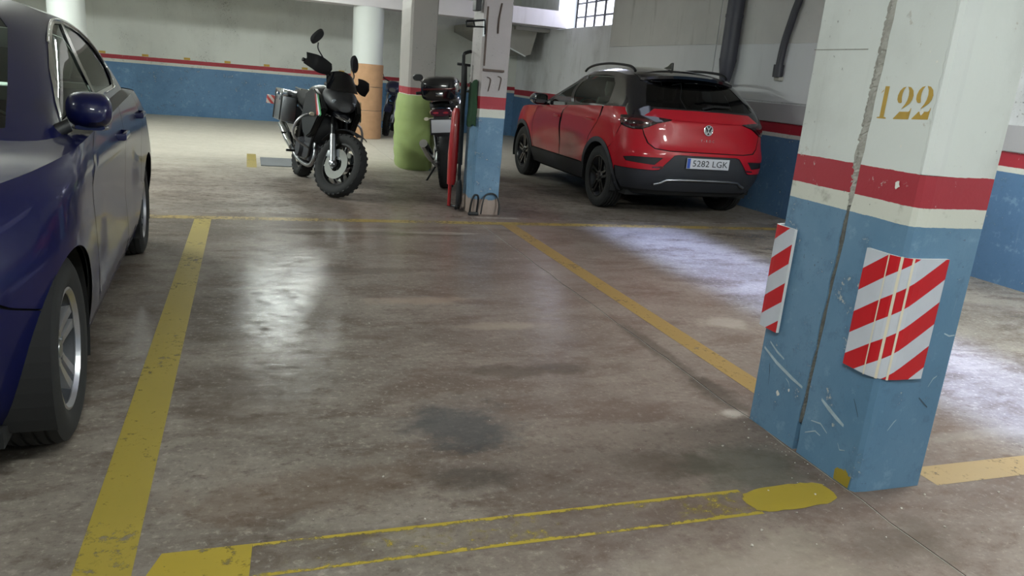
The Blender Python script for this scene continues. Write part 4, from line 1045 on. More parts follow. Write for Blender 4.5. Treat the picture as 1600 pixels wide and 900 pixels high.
# ---------------------------------------------------------------- the blue car
def blue_extra(x, y, z):
    return (.016*(bump1(y, 0, .42)+bump1(y, 2.70, .44))*bump1(z, .58, .26)+.010*bump1(z, .86, .03)*np.clip((y+.2)*3, 0, 1)-.014*bump1(z, .60, .13)*np.clip((y-.5)*4, 0, 1)*np.clip((2.05-y)*4, 0, 1)
            +.008*bump1(z, .36, .04)*np.clip((y-.4)*4, 0, 1)*np.clip((2.2-y)*4, 0, 1)-.05*np.clip((y-2.3)/1.2, 0, 1)**2)
BLUE = dict(name='blue_hatchback', loc=(-1.53, 5.45, 0), rz=PI+.030, label='dark blue hatchback with silver alloy wheels and bright window trim beside the empty bay', paint='blue_car', extra=blue_extra,
    axle_f=2.70, R=.318, arch_r=.352, z_low=.17, nr=3.2, nf=2.5, Dr=.60, Df=1.0,
    low=[(.13, .80, -.50, 3.34), (.20, .845, -.60, 3.44), (.30, .872, -.70, 3.51), (.42, .886, -.75, 3.55), (.55, .893, -.765, 3.56), (.66, .895, -.755, 3.54), (.76, .892, -.735, 3.48), (.85, .886, -.715, 3.36), (.93, .872, -.70, 3.11), (1.0, .848, -.66, 2.80), (1.08, .81, -.60, 2.52)],
    belt=[(-.9, 1.02, .02), (-.3, 1.045, .02), (.4, 1.025, .02), (1.2, .995, .02), (2.0, .965, .03), (2.45, .935, .06), (3.0, .85, .09), (3.35, .74, .08), (3.55, .66, .05)],
    green=[(.92, .805, -.66, 2.56), (1.00, .762, -.62, 2.35), (1.10, .715, -.55, 2.07), (1.20, .665, -.45, 1.80), (1.30, .612, -.32, 1.53), (1.37, .570, -.20, 1.33), (1.43, .525, -.04, 1.08), (1.48, .45, .25, .78)],
    gnr=3.4, gnf=3.4, gDr=.42, gDf=.58,
    roof=[(-.5, 1.28), (-.2, 1.375), (.1, 1.432), (.5, 1.468), (.9, 1.476), (1.2, 1.44), (1.5, 1.36), (1.9, 1.2), (2.2, 1.05)], roof_w=.51, roof_drop=.072,
    edge_z=lambda v, k: .90, bonnet=2.22, g_base=.93,
    side_glass=[[('s', 1.92, 1.012), ('s', 1.80, 1.07), ('s', 1.55, 1.185), ('s', 1.25, 1.305), ('s', 1.05, 1.368), ('s', .95, 1.392), ('s', .88, 1.402), ('s', .70, 1.406), ('s', .90, 1.066)],
                [('s', .84, 1.070), ('s', .635, 1.404), ('s', .45, 1.392), ('s', .28, 1.368), ('s', .12, 1.322), ('s', .02, 1.262), ('s', -.02, 1.195), ('s', .02, 1.125), ('s', .08, 1.090), ('s', .14, 1.085)]],
    side_tint=['glass', 'glass'], rear_tint='glass',
    windscreen=[('f', 0, .985), ('f', .52, .985), ('f', .63, 1.0), ('f', .48, 1.32), ('f', .42, 1.37), ('f', 0, 1.385)],
    rear_glass=[('r', 0, 1.08), ('r', .46, 1.08), ('r', .51, 1.11), ('r', .42, 1.30), ('r', .36, 1.32), ('r', 0, 1.335)],
    frame='blue_car', roof_mat='blue_car', track=.775, tyre_w=.205, rim_r=.212, rim_style=(5, True, .52), rim_mat='alloy',
    seat_mat='seat_light', cabin_dz=.02, seat_y=(1.0, .12), dash_y=2.05, wheel_x=-.36)
RM = lambda z: z if z < .95 else .95+(z-.95)*1.11
BLUE['green'] = [(RM(r[0]),)+r[1:] for r in BLUE['green']]
BLUE['roof'] = [(y, RM(z)) for y, z in BLUE['roof']]
for k_ in ('windscreen', 'rear_glass'): BLUE[k_] = [(a, b, RM(z)) for a, b, z in BLUE[k_]]
def blue_panels(c, lo, gh, sp, edge, archR, archF, TopL, TopG, ring):
    pm = c.paint; bk = M['black_plastic']; A = sp['axle_f']; R = sp['R']; ra = sp['arch_r']
    def arc(cy, r, a0, a1, n=14): return [('s', cy+r*math.cos(math.radians(a)), R+r*math.sin(math.radians(a))) for a in np.linspace(a0, a1, n)]
    z0 = .20
    # rear
    c.panel('tailgate', lo, [('r', 0, .66), ('r', .52, .66), ('r', .60, .72), ('r', .52, .80), ('r', .52, .93)]+edge('u', 0, 'r', .66, 10)[::-1], pm, 'both')
    c.panel('tail_lamp', lo, [('r', .525, .80), ('r', .70, .80), ('s', -.50, .80), ('s', -.38, .86), ('s', -.36, .925), ('s', -.5, .94), ('r', .525, .94)], M['tail'], 'LR', (), .006, .04)
    c.panel('rear_bumper', lo, [('r', 0, .65), ('r', .525, .65), ('r', .605, .72), ('r', .60, .79), ('s', -.50, .79), ('s', -.36, .80)]+arc(0, ra, 128, 198, 12)+[('s', -.36, z0), ('r', 0, z0)], pm, 'both')
    # sides
    q = [('s', -.355, .795)]+arc(0, ra, 126, 32, 16)+[('s', .42, .55), ('s', .36, .70), ('s', .10, .90)]+edge('s', .0, 'r', .665, 12)+[('r', .665, .945), ('s', -.5, .945), ('s', -.355, .93), ('s', -.37, .86)]
    c.panel('quarter_panel', lo, q, pm, 'LR', (), 0, .055)
    za = .285
    rd = arc(0, ra, 31, 12, 5)+[('s', .42, za), ('s', 1.055, za), ('s', 1.04, .8)]+edge('s', 1.03, 's', .012, 12)+[('s', .112, .90), ('s', .372, .70), ('s', .432, .55)]
    c.panel('rear_door', lo, rd, pm, 'LR', (), 0, .055)
    fd = [('s', 1.066, za), ('s', 2.06, za), ('s', 2.16, .50), ('s', 2.14, .85)]+edge('s', 2.10, 's', 1.042, 12)+[('s', 1.052, .8)]
    c.panel('front_door', lo, fd, pm, 'LR', (), 0, .055)
    wg = [('s', 2.07, za)]+arc(A, ra, 188, 40, 22)+[('s', 3.10, .59), ('s', 3.22, .67), ('s', 3.14, .76)]+edge('s', 3.04, 's', 2.112, 10)+[('s', 2.152, .85), ('s', 2.172, .50)]
    c.panel('wing', lo, wg, pm, 'LR', (), 0, .045)
    c.panel('headlamp', lo, [('f', .38, .655), ('f', .56, .640), ('s', 3.23, .660), ('s', 3.15, .758)]+edge('s', 3.06, 'f', .46, 8), M['lens'], 'LR', (), .001, .04)
    fb = [('f', 0, z0)]+[('s', 3.0, z0)]+arc(A, ra, -18, 39, 12)+[('s', 3.105, .585), ('s', 3.23, .650), ('f', .56, .630), ('f', .37, .645), ('f', 0, .66)]
    gr = [('f', 0, .26), ('f', .50, .26), ('f', .60, .40), ('f', .50, .44), ('f', 0, .44)]
    c.panel('front_bumper', lo, fb, pm, 'both', [gr[1:4]+[('f', .02, .44), ('f', .02, .26)]], 0, .05)
    c.panel('lower_grille', lo, gr, bk, 'both', (), -.012)
    c.panel('grille', lo, [('f', 0, .665), ('f', .38, .652), ('f', .42, .70), ('f', 0, .72)], bk, 'both', (), .003)
    c.panel('bumper_lip', lo, [('f', 0, .15), ('s', 3.02, .15), ('s', 3.02, .205), ('f', 0, .205)], bk, 'both', (), .006)
    c.panel('sill', lo, [('s', ra+.01, .165), ('s', A-ra-.01, .165), ('s', A-ra-.02, .277), ('s', ra+.03, .277)], pm, 'LR', (), -.004, .05)
    # black surrounds of the side windows, bright trim above and behind them
    c.panel('window_surround', gh, [('s', 1.97, .992), ('s', 1.82, 1.08), ('s', 1.56, 1.202), ('s', 1.25, 1.323), ('s', 1.05, 1.386), ('s', .95, 1.408), ('s', .85, 1.420), ('s', .63, 1.422), ('s', .45, 1.408), ('s', .27, 1.384), ('s', .105, 1.335), ('s', 0, 1.270), ('s', -.045, 1.197), ('s', -.005, 1.115), ('s', .06, 1.074), ('s', .14, 1.068), ('s', .9, 1.046), ('s', 1.5, 1.01)], M['gloss_black'], 'LR', sp['side_glass'], .003, .05)
    c.sheet_tube('window_trim', gh, [('s', 1.30, 1.306), ('s', 1.25, 1.325), ('s', 1.15, 1.358), ('s', 1.05, 1.388), ('s', .95, 1.410), ('s', .85, 1.422), ('s', .74, 1.425), ('s', .63, 1.424), ('s', .45, 1.410), ('s', .27, 1.386), ('s', .19, 1.363), ('s', .105, 1.337), ('s', .045, 1.305), ('s', 0, 1.272), ('s', -.035, 1.232), ('s', -.047, 1.197), ('s', -.035, 1.150), ('s', -.007, 1.113), ('s', .06, 1.072), ('s', .14, 1.066), ('s', .5, 1.056)], .006, M['chrome'], .006)
    for sd in (-1, 1):
        for yy, zz in ((1.20, .895), (.20, .925)):
            xx = float(lo.P(np.array([lo.U('s', yy, zz)]), np.array([zz]))[0, 0])
            MB().loft([(-.115, 0, 0, .004, .016, 2.5), (-.095, sd*.032, 0, .012, .018, 2.5), (.095, sd*.034, 0, .012, .018, 2.5), (.115, 0, 0, .004, .016, 2.5)], 12).build('door_handle', pm, c.root, 50, (sd*(xx-.003), yy, zz))
        mirror(c, sd, .765, 1.98, 1.062, pm, .92, pm, .76)
    for x in (.05, -.45):
        MB().tube([(x, 2.42, .985), (x+.18, 2.30, 1.012), (x+.48, 2.24, 1.02)], [.012, .008, .006], 8).build('windscreen_wiper', bk, c.root, 50)
    MB().box((-.10, 1.13, 1.30), (.10, 1.16, 1.36), .012).build('inner_mirror', bk, c.root)
BLUE['panels'] = blue_panels
make_car(BLUE)

# ================================================================== MOTORCYCLES
def bike_wheel(parent, name, R, tw, hub_x, spokes, mtx, rim_mat, disc_sides, gold=False):
    """wheel about local x; mtx places it"""
    wl = empty(name, (0, 0, 0), (0, 0, 0), parent)
    h = tw/2
    prof = [(-h*.55, R-.105), (-h*.92, R-.075), (-h, R-.045), (-h*.8, R-.016), (-h*.4, R-.003), (0, R), (h*.4, R-.003), (h*.8, R-.016), (h, R-.045), (h*.92, R-.075), (h*.55, R-.105)]
    MB().lathe(prof, 48, 0).build('tyre', M['rubber'], wl, 40, mtx=mtx)
    # blocks of the tread
    mb = MB()
    for k in range(30):
        a = 2*PI*k/30
        for sx in (-.45, .45): mb.box((sx*tw-.016 if sx > 0 else sx*tw-.004, -.014, R-.026), (sx*tw+.004 if sx > 0 else sx*tw+.016, .014, R-.012), 0, mtx @ Matrix.Rotation(a+(.1 if sx > 0 else 0), 4, 'X'))
    o = mb.build('tread_blocks', M['rubber'], wl); o['kind'] = 'stuff'
    mb = MB().lathe([(-h*.58, R-.10), (-h*.58, R-.122), (-h*.2, R-.135), (h*.2, R-.135), (h*.58, R-.122), (h*.58, R-.10)], 44, 0, mtx)
    mb.lathe([(-.055, .0), (-.055, .04), (-.02, .032), (.02, .032), (.055, .04), (.055, 0)], 20, 0, mtx)
    for k in range(spokes):
        a = 2*PI*k/spokes
        for sx in (-1, 1):
            mb.tube([(sx*.012, .03, .02), (sx*.016, .012, (R-.13)*.5), (0, 0, R-.128)], [.013, .010, .012], 6, mtx=mtx @ Matrix.Rotation(a, 4, 'X'))
    mb.build('rim', rim_mat, wl, 40)
    for sx in disc_sides:
        MB().lathe([(sx*.062, .075), (sx*.062, .155), (sx*.067, .155), (sx*.067, .075)], 36, 0, mtx, closed=True).build('brake_disc', M['chrome'], wl, 40)
    return wl
def make_adventure_bike():
    root = empty('touring_motorcycle', (.58, 9.40, 0), (0, math.radians(-7), math.radians(189.5)))
    tag(root, 'black touring motorcycle with aluminium cases and tricolour stripes, front wheel turned', 'motorcycle')
    bp, bm_, al, st, ch = M['black_plastic'], M['black_metal'], M['alloy'], M['steel'], M['chrome']
    FA = Vector((0, 1.47, .33)); ax = Vector((0, -.43, .903)).normalized(); HD = Vector((0, 1.10, 1.0))
    SR = Matrix.Translation(HD) @ Matrix.Rotation(math.radians(30), 4, ax) @ Matrix.Translation(-HD)
    I = Matrix.Identity(4)
    def part(mb, name, mat, smooth=45, parent=root, steer=False): return mb.build(name, mat, parent, smooth, mtx=SR if steer else None)
    bike_wheel(root, 'rear_wheel', .32, .15, 0, 5, Matrix.Translation((0, 0, .32)), M['black_alloy'], (1,))
    bike_wheel(root, 'front_wheel', .33, .115, 0, 5, SR @ Matrix.Translation(FA), M['black_alloy'], (-1, 1))
    # fork, callipers, mudguard, clamp
    for sx in (-.095, .095):
        a = FA+Vector((sx, -.02, .0)); b_ = a+ax*.80
        leg = part(MB().tube([a-ax*.03, a+ax*.30], .032, 12).tube([a+Vector((0, -.02, 0)), a+Vector((0, .03, -.01))], .035, 10), 'fork_leg', st, steer=True)
        part(MB().tube([a+ax*.28, b_], .024, 12), 'fork_tube', bm_, parent=leg, steer=True)
        c0 = FA+Vector((sx*.75, -.10, .075))
        part(MB().box(c0-Vector((.022, .05, .035)), c0+Vector((.022, .05, .035)), .01), 'brake_caliper', st, parent=leg, steer=True)
    part(MB().box((-.13, HD.y-.09, HD.z-.10), (.13, HD.y+.03, HD.z-.04), .012).box((-.12, HD.y-.13, HD.z+.06), (.12, HD.y-.03, HD.z+.10), .012), 'fork_clamp', bm_, steer=True)
    part(MB().lathe([(-.075, .352), (-.06, .368), (0, .374), (.06, .368), (.075, .352)], 20, 0, Matrix.Translation(FA), arc=(math.radians(62), math.radians(150))), 'front_mudguard', bp, steer=True)
    # handlebar with grips, hand guards, levers, mirrors
    hb = [(-.43, .93, 1.20), (-.30, .97, 1.205), (-.16, 1.03, 1.16), (-.08, 1.05, 1.13), (.08, 1.05, 1.13), (.16, 1.03, 1.16), (.30, .97, 1.205), (.43, .93, 1.20)]
    bar = part(MB().tube(bez(hb, 5), .013, 10), 'handlebar', bm_, steer=True)
    for sx in (-1, 1):
        part(MB().tube([(sx*.30, .97, 1.205), (sx*.44, .928, 1.20)], .020, 10), 'grip', M['rubber'], parent=bar, steer=True)
        # hand guard: curved shield in front of the grip
        bmm = bmesh.new(); rows = []
        for i in range(9):
            t = i/8; x = sx*(.20+.27*t); y = 1.10-.035*t-.10*max(0, t-.75)*4*.6; hgt = .055+.03*math.sin(PI*t)
            rows.append([bmm.verts.new((x, y-.012, 1.215-hgt)), bmm.verts.new((x, y+.012, 1.22)), bmm.verts.new((x, y-.02, 1.235+hgt*.7))])
        for i in range(8):
            for j in (0, 1): bmm.faces.new((rows[i][j], rows[i+1][j], rows[i+1][j+1], rows[i][j+1]))
        bmesh.ops.solidify(bmm, geom=bmm.faces[:], thickness=.006)
        part(MB().add(bmm), 'hand_guard', bp, parent=bar, steer=True)
        mx = .385 if sx > 0 else -.20
        mir = part(MB().tube(bez([(sx*.22, .985, 1.21), (sx*.23, .98, 1.29), (mx*.80+sx*.02, .965, 1.36), (mx*.9, .955, 1.42)], 5), .007, 8), 'mirror_stalk', bm_, steer=True)
        mm = Matrix.Translation((mx, .955, 1.47 if sx > 0 else 1.41)) @ Matrix.Rotation(sx*-.55, 4, 'Y')
        part(MB().loft([(-.018, 0, 0, .040, .080, 2.6), (.0, 0, 0, .050, .095, 2.6), (.022, 0, 0, .038, .075, 2.4)], 18, mm), 'mirror_head', bp, parent=mir, steer=True)
    # nose fairing, beak, lamps, screen
    def sec(t, cz, hw, hh, e=2.6, cx=0): return (t, cx, cz, hw, hh, e)
    part(MB().loft([sec(.98, 1.00, .10, .07), sec(1.10, .99, .165, .12, 2.4), sec(1.22, .965, .175, .125, 2.4), sec(1.34, .93, .13, .085, 2.2), sec(1.40, .90, .07, .04, 2)], 26), 'nose_fairing', bp)
    part(MB().loft([sec(1.15, .84, .12, .05, 2.4), sec(1.35, .82, .095, .04, 2.4), sec(1.52, .79, .055, .022, 2.2), sec(1.60, .775, .015, .008, 2)], 20), 'beak', M['gloss_black'])
    for sx in (-1, 1):
        part(MB().loft([(1.28, sx*.075, .955, .055, .035, 2.4), (1.352, sx*.072, .945, .050, .030, 2.4), (1.362, sx*.072, .943, .040, .022, 2.2)], 16), 'headlamp', M['lens'])
    bmm = bmesh.new(); rows = []
    for i in range(11):
        x = -.165+.33*i/10; k = 1-(x/.165)**2
        rows.append([bmm.verts.new((x*(1-.12*t), 1.24+.06*k-.17*t, 1.06+.20*t*(.75+.25*k))) for t in (0, .35, .7, 1)])
    for i in range(10):
        for j in range(3): bmm.faces.new((rows[i][j], rows[i+1][j], rows[i+1][j+1], rows[i][j+1]))
    bmesh.ops.solidify(bmm, geom=bmm.faces[:], thickness=.005)
    part(MB().add(bmm), 'windscreen', M['gloss_black'])
    # tank and side shrouds with tricolour stripes
    part(MB().loft([sec(.36, .88, .10, .06), sec(.48, .91, .17, .12, 2.6), sec(.66, .94, .215, .15, 2.6), sec(.86, .94, .215, .15, 2.6), sec(1.0, .92, .16, .12, 2.6), sec(1.07, .90, .10, .08)], 26), 'fuel_tank', M['bike_black'])
    for sx in (-1, 1):
        poly = [(.62, .72), (.70, .98), (.96, 1.04), (1.18, .98), (1.34, .86), (1.22, .74), (1.08, .58), (.92, .52), (.74, .58)]
        def X(y): return .235-.05*max(0, (y-1.0))**1.5*3
        bmm = bmesh.new()
        A_ = [bmm.verts.new((sx*X(y), y, z)) for y, z in poly]; B_ = [bmm.verts.new((sx*(X(y)-.06), y, z)) for y, z in poly]
        n = len(poly); bmm.faces.new(A_); bmm.faces.new(B_[::-1])
        for i in range(n): bmm.faces.new((A_[i], A_[(i+1) % n], B_[(i+1) % n], B_[i]))
        bmesh.ops.recalc_face_normals(bmm, faces=bmm.faces); bmesh.ops.bevel(bmm, geom=bmm.edges[:], offset=.012, segments=2, affect='EDGES')
        sh = part(MB().add(bmm), 'side_shroud', M['bike_black'])
        for k, mt in enumerate(('red_paint', 'plate', 'flag_green')):
            o_ = .042*k
            V = [(sx*(X(y+o_)+.004), y+o_, z) for y, z in ((1.08, .995), (1.115, .98), (1.26, .80), (1.225, .775))]
            me = bpy.data.meshes.new('stripe'); me.from_pydata(V, [], [(0, 1, 2, 3)]); me.update(); link('stripe', me, M[mt], sh)
    # seat, rear rack, tail
    part(MB().loft([sec(-.36, .93, .10, .035), sec(-.25, .94, .15, .06, 3), sec(.02, .93, .165, .07, 3), sec(.18, .87, .165, .06, 3), sec(.36, .86, .13, .07, 3), sec(.44, .87, .09, .04)], 22), 'seat', M['rubber'])
    part(MB().loft([sec(-.50, .86, .05, .025), sec(-.40, .86, .09, .045), sec(-.05, .80, .10, .06), sec(.3, .76, .10, .07)], 18), 'tail_fairing', bp)
    part(MB().box((-.06, -.53, .82), (.06, -.49, .87), .01), 'tail_lamp', M['tail'])
    part(MB().box((-.10, -.60, .56), (.10, -.59, .78), .004), 'plate_holder', bp)
    rk = MB()
    for sx in (-.12, .12): rk.tube([(sx, .0, .99), (sx, -.30, 1.0), (sx*.6, -.46, 1.0)], .011, 8)
    rk.tube([(-.12, -.12, .995), (.12, -.12, .995)], .011, 8)
    part(rk, 'rear_rack', ch)
    # aluminium side cases and top case
    def case(x0, x1, y0, y1, z0, z1, name):
        o = part(MB().box((x0, y0, z0), (x1, y1, z1), .018), name, M['steel'])
        part(MB().box((x0-.006, y0-.006, z1-.07), (x1+.006, y1+.006, z1+.012), .014), 'lid', ch, parent=o)
        for yy in (y0+.02, y1-.05):
            for xx in (x0, x1): part(MB().box((xx-.008, yy, z0+.01), (xx+.008, yy+.03, z1-.01), .004), 'corner_strip', M['black_metal'], parent=o)
        for yy in (y0+.10, y1-.13): part(MB().box(((x1 if x1 > 0 else x0)-.012, yy, z1-.12), ((x1 if x1 > 0 else x0)+.012, yy+.035, z1-.03), .006), 'latch', ch, parent=o)
        return o
    case(.15, .32, -.42, .0, .60, .95, 'side_case'); case(-.32, -.15, -.42, .0, .60, .95, 'side_case')
    # rear reflective marker
    part(MB().box((.26, -.50, .76), (.40, -.49, .86), .004), 'marker_board', M['marker'])
    part(MB().tube([(.27, -.44, .62), (.29, -.48, .80)], .012, 8), 'marker_bracket', M['cream'])
    # frame, engine, swing arm, exhaust, guards
    fr = MB()
    for sx in (-.14, .14):
        fr.tube(bez([(sx*.4, 1.02, .98), (sx*1.2, .80, .80), (sx*1.2, .45, .72), (sx, .30, .45)], 5), .022, 8)
        fr.tube(bez([(sx*.4, 1.02, .92), (sx*1.1, .95, .55), (sx*1.1, .80, .30), (sx, .35, .28)], 5), .018, 8)
        fr.tube([(sx, .38, .75), (sx*.9, -.30, .88)], .014, 8)
    part(fr, 'frame', bm_)
    part(MB().box((-.16, .38, .26), (.16, .86, .46), .04).box((-.15, .52, .44), (.15, .86, .66), .03).lathe([(-.20, .0), (-.20, .10), (-.16, .115), (.16, .115), (.20, .10), (.20, 0)], 24, 0, Matrix.Translation((0, .48, .38))), 'engine', M['grey_plastic'])
    part(MB().box((-.17, .90, .48), (.17, .94, .78), .01), 'radiator', bm_)
    for sx in (-1, 1): part(MB().tube([(sx*.11, .30, .40), (sx*.105, 0, .32)], [.032, .024], 10).tube([(sx*.05, 0, .32), (sx*.125, 0, .32)], .022, 10), 'swing_arm', st)
    part(MB().tube(bez([(.10, .86, .48), (.12, .95, .32), (.13, .80, .22), (.15, .35, .24), (.17, .12, .34)], 5), .022, 10), 'exhaust_pipe', st)
    part(MB().tube([(.18, .16, .34), (.20, .0, .42), (.215, -.34, .55)], [.04, .055, .05], 16), 'silencer', M['chrome'])
    part(MB().lathe([(-.08, .335), (-.06, .352), (.06, .352), (.08, .335)], 18, 0, Matrix.Translation((0, 0, .33)), arc=(math.radians(55), math.radians(140))), 'rear_hugger', bp)
    for sx in (-1, 1):
        part(MB().tube(bez([(sx*.12, .92, .78), (sx*.30, .98, .74), (sx*.37, .95, .62), (sx*.34, .92, .50), (sx*.15, .86, .40)], 6), .0135, 10), 'crash_bar', M['alloy'])
        part(MB().tube([(sx*.15, .36, .32), (sx*.29, .37, .31)], .014, 8), 'foot_peg', bm_)
        part(MB().tube([(sx*.17, -.02, .48), (sx*.28, -.03, .47)], .012, 8), 'pillion_peg', bm_)
        part(MB().loft([(1.10, sx*.20, .78, .02, .015, 2), (1.115, sx*.245, .78, .03, .018, 2.4), (1.13, sx*.245, .78, .028, .016, 2.2)], 12), 'indicator', M['cream'])
    # spring damper, chain side sprocket, side stand
    part(MB().tube([(0, .26, .36), (0, .20, .74)], .03, 10), 'damper', M['red_paint'])
    part(MB().tube([(-.14, .45, .24), (-.30, .52, .02)], .013, 8).box((-.34, .49, .0), (-.26, .55, .014), .004), 'side_stand', bm_)
    return root
M['bike_black'] = simple('satin_black', '0d0e10', .38, spec=.3)
M['flag_green'] = simple('flag_green', '2c7a46', .4)
def marker_mat():
    m, nt, b = new_mat('marker_stripes')
    c = sep(nt, objco(nt)); t = mth(nt, 'FRACT', mth(nt, 'MULTIPLY', mth(nt, 'ADD', mth(nt, 'SUBTRACT', c[2], c[0]), 9.0), 12.0))
    lnk(nt, mixc(nt, mth(nt, 'LESS_THAN', t, .5), rgb('c9bfba'), rgb('b54848')), b.inputs['Base Color']); return m
M['marker'] = marker_mat()
make_adventure_bike()

def make_commuter(name, loc, rz, label, body, lean=-6, top_case=True, screen=False):
    root = empty(name, loc, (0, math.radians(lean), rz)); tag(root, label, 'motorcycle')
    bp, bm_, st, ch = M['black_plastic'], M['black_metal'], M['steel'], M['chrome']
    def sec(t, cz, hw, hh, e=2.6, cx=0): return (t, cx, cz, hw, hh, e)
    def part(mb, nm, mat, smooth=45, parent=root): return mb.build(nm, mat, parent, smooth)
    bike_wheel(root, 'rear_wheel', .31, .16, 0, 5, Matrix.Translation((0, 0, .31)), M['black_alloy'], (1,))
    bike_wheel(root, 'front_wheel', .30, .115, 0, 5, Matrix.Translation((0, 1.38, .30)), M['black_alloy'], (-1, 1))
    part(MB().loft([sec(.34, .84, .09, .05), sec(.46, .88, .16, .11), sec(.64, .92, .20, .14), sec(.84, .91, .19, .13), sec(.98, .88, .12, .09)], 22), 'fuel_tank', body)
    part(MB().loft([sec(-.34, .97, .09, .03), sec(-.22, .97, .14, .05, 3), sec(.05, .90, .15, .06, 3), sec(.30, .80, .12, .06, 3), sec(.40, .82, .08, .04)], 20), 'seat', M['rubber'])
    part(MB().loft([sec(-.46, .93, .07, .03), sec(-.36, .92, .11, .055), sec(0, .82, .11, .06), sec(.3, .70, .11, .08)], 18), 'tail_fairing', body)
    part(MB().loft([sec(-.490, .90, .115, .034, 3), sec(-.45, .905, .125, .040, 3), sec(-.40, .91, .11, .03, 3)], 18), 'tail_lamp', M['tail'])
    for sx in (-1, 1): part(MB().loft([(-.485, sx*.055, .90, .035, .014, 2.4), (-.494, sx*.055, .90, .030, .010, 2.4)], 12), 'lamp_eye', M['tail_lit'])
    fen = part(MB().box((-.085, -.46, .64), (.085, -.43, .90), .012).box((-.125, -.475, .66), (.125, -.462, .84), .006), 'rear_mudguard', bp)
    part(MB().box((-.11, -.487, .685), (.11, -.478, .825), .003), 'number_plate', M['plate'], parent=fen)
    for sx in (-1, 1):
        part(MB().tube([(sx*.08, -.42, .84), (sx*.15, -.43, .835)], .008, 8).loft([(-.47, sx*.165, .835, .024, .016, 2.4), (-.43, sx*.165, .835, .028, .019, 2.4), (-.40, sx*.165, .835, .014, .010, 2.2)], 12), 'indicator', M['cream'])
    if top_case:
        tc = part(MB().loft([sec(-.56, 1.15, .16, .10, 4), sec(-.54, 1.15, .20, .12, 4), sec(-.36, 1.16, .215, .135, 4), sec(-.16, 1.15, .20, .125, 4), sec(-.12, 1.14, .16, .10, 4)], 26), 'top_case', M['gloss_black'])
        part(MB().box((-.18, -.572, 1.145), (.18, -.55, 1.165), .006), 'case_reflector', M['tail'], parent=tc)
        part(MB().box((-.04, -.578, 1.08), (.04, -.55, 1.12), .006), 'case_lock', ch, parent=tc)
        rk = MB()
        for sx in (-.11, .11): rk.tube([(sx, .0, .90), (sx, -.20, 1.0), (sx, -.46, 1.01)], .011, 8)
        part(rk, 'rear_rack', bm_)
    fr = MB()
    for sx in (-.12, .12):
        fr.tube(bez([(sx*.4, .98, .92), (sx*1.2, .75, .76), (sx*1.2, .42, .66), (sx, .28, .42)], 5), .022, 8)
        fr.tube([(sx, .36, .68), (sx*.9, -.30, .80)], .014, 8)
    part(fr, 'frame', bm_)
    part(MB().box((-.16, .36, .24), (.16, .82, .46), .04).box((-.14, .50, .44), (.14, .82, .64), .03), 'engine', M['grey_plastic'])
    for sx in (-1, 1): part(MB().tube([(sx*.11, .30, .38), (sx*.105, 0, .31)], [.03, .022], 10).tube([(sx*.05, 0, .31), (sx*.125, 0, .31)], .02, 10), 'swing_arm', st)
    part(MB().tube(bez([(-.10, .84, .44), (-.12, .90, .28), (-.14, .60, .20), (-.17, .20, .30), (-.18, .10, .36)], 5), .022, 10), 'exhaust_pipe', st)
    part(MB().tube([(-.18, .14, .34), (-.20, .0, .42), (-.225, -.32, .56)], [.04, .052, .048], 16), 'silencer', ch)
    ax = Vector((0, -.43, .903)).normalized()
    for sx in (-.09, .09):
        a = Vector((sx, 1.36, .30)); part(MB().tube([a-ax*.02, a+ax*.30], .03, 10).tube([a+ax*.28, a+ax*.74], .023, 10), 'fork_leg', st)
    part(MB().lathe([(-.07, .325), (0, .342), (.07, .325)], 16, 0, Matrix.Translation((0, 1.38, .30)), arc=(math.radians(35), math.radians(150))), 'front_mudguard', body)
    part(MB().loft([sec(1.0, .96, .09, .07), sec(1.10, .96, .15, .12), sec(1.20, .93, .15, .11), sec(1.28, .90, .09, .06)], 22), 'headlamp_fairing', body)
    part(MB().loft([sec(1.25, .92, .08, .05, 2.4), sec(1.292, .905, .06, .035, 2.2)], 16), 'headlamp', M['lens'])
    bar = part(MB().tube(bez([(-.38, .86, 1.09), (-.26, .90, 1.10), (-.10, .97, 1.05), (.10, .97, 1.05), (.26, .90, 1.10), (.38, .86, 1.09)], 5), .012, 10), 'handlebar', bm_)
    for sx in (-1, 1):
        part(MB().tube([(sx*.27, .895, 1.10), (sx*.39, .857, 1.09)], .019, 10), 'grip', M['rubber'], parent=bar)
        mi = part(MB().tube(bez([(sx*.24, .905, 1.10), (sx*.27, .90, 1.18), (sx*.34, .88, 1.25)], 5), .006, 8), 'mirror_stalk', bm_)
        part(MB().loft([(.86, sx*.36, 1.285, .055, .035, 2.4), (.88, sx*.36, 1.285, .065, .042, 2.4), (.91, sx*.36, 1.285, .045, .03, 2.2)], 16), 'mirror_head', bp, parent=mi)
    part(MB().tube([(-.14, .45, .24), (-.29, .52, .02)], .013, 8).box((-.33, .49, .0), (-.25, .55, .014), .004), 'side_stand', bm_)
    return root
M['tail_lit'] = simple('tail_lamp_eye', '8c2029', .15, coat=1.0)
make_commuter('motorcycle', (2.24, 8.85, 0), math.radians(-17), 'black motorcycle seen from behind with glossy top case, behind the red trolley', M['gloss_black'])
M['blue_dark'] = simple('dark_blue_fairing', '141a44', .3, coat=.8)
make_commuter('motorcycle', (2.98, 16.9, 0), math.radians(164), 'dark blue motorcycle in shadow between the cardboard-wrapped column and the green-footed pillar', M['blue_dark'], top_case=False)

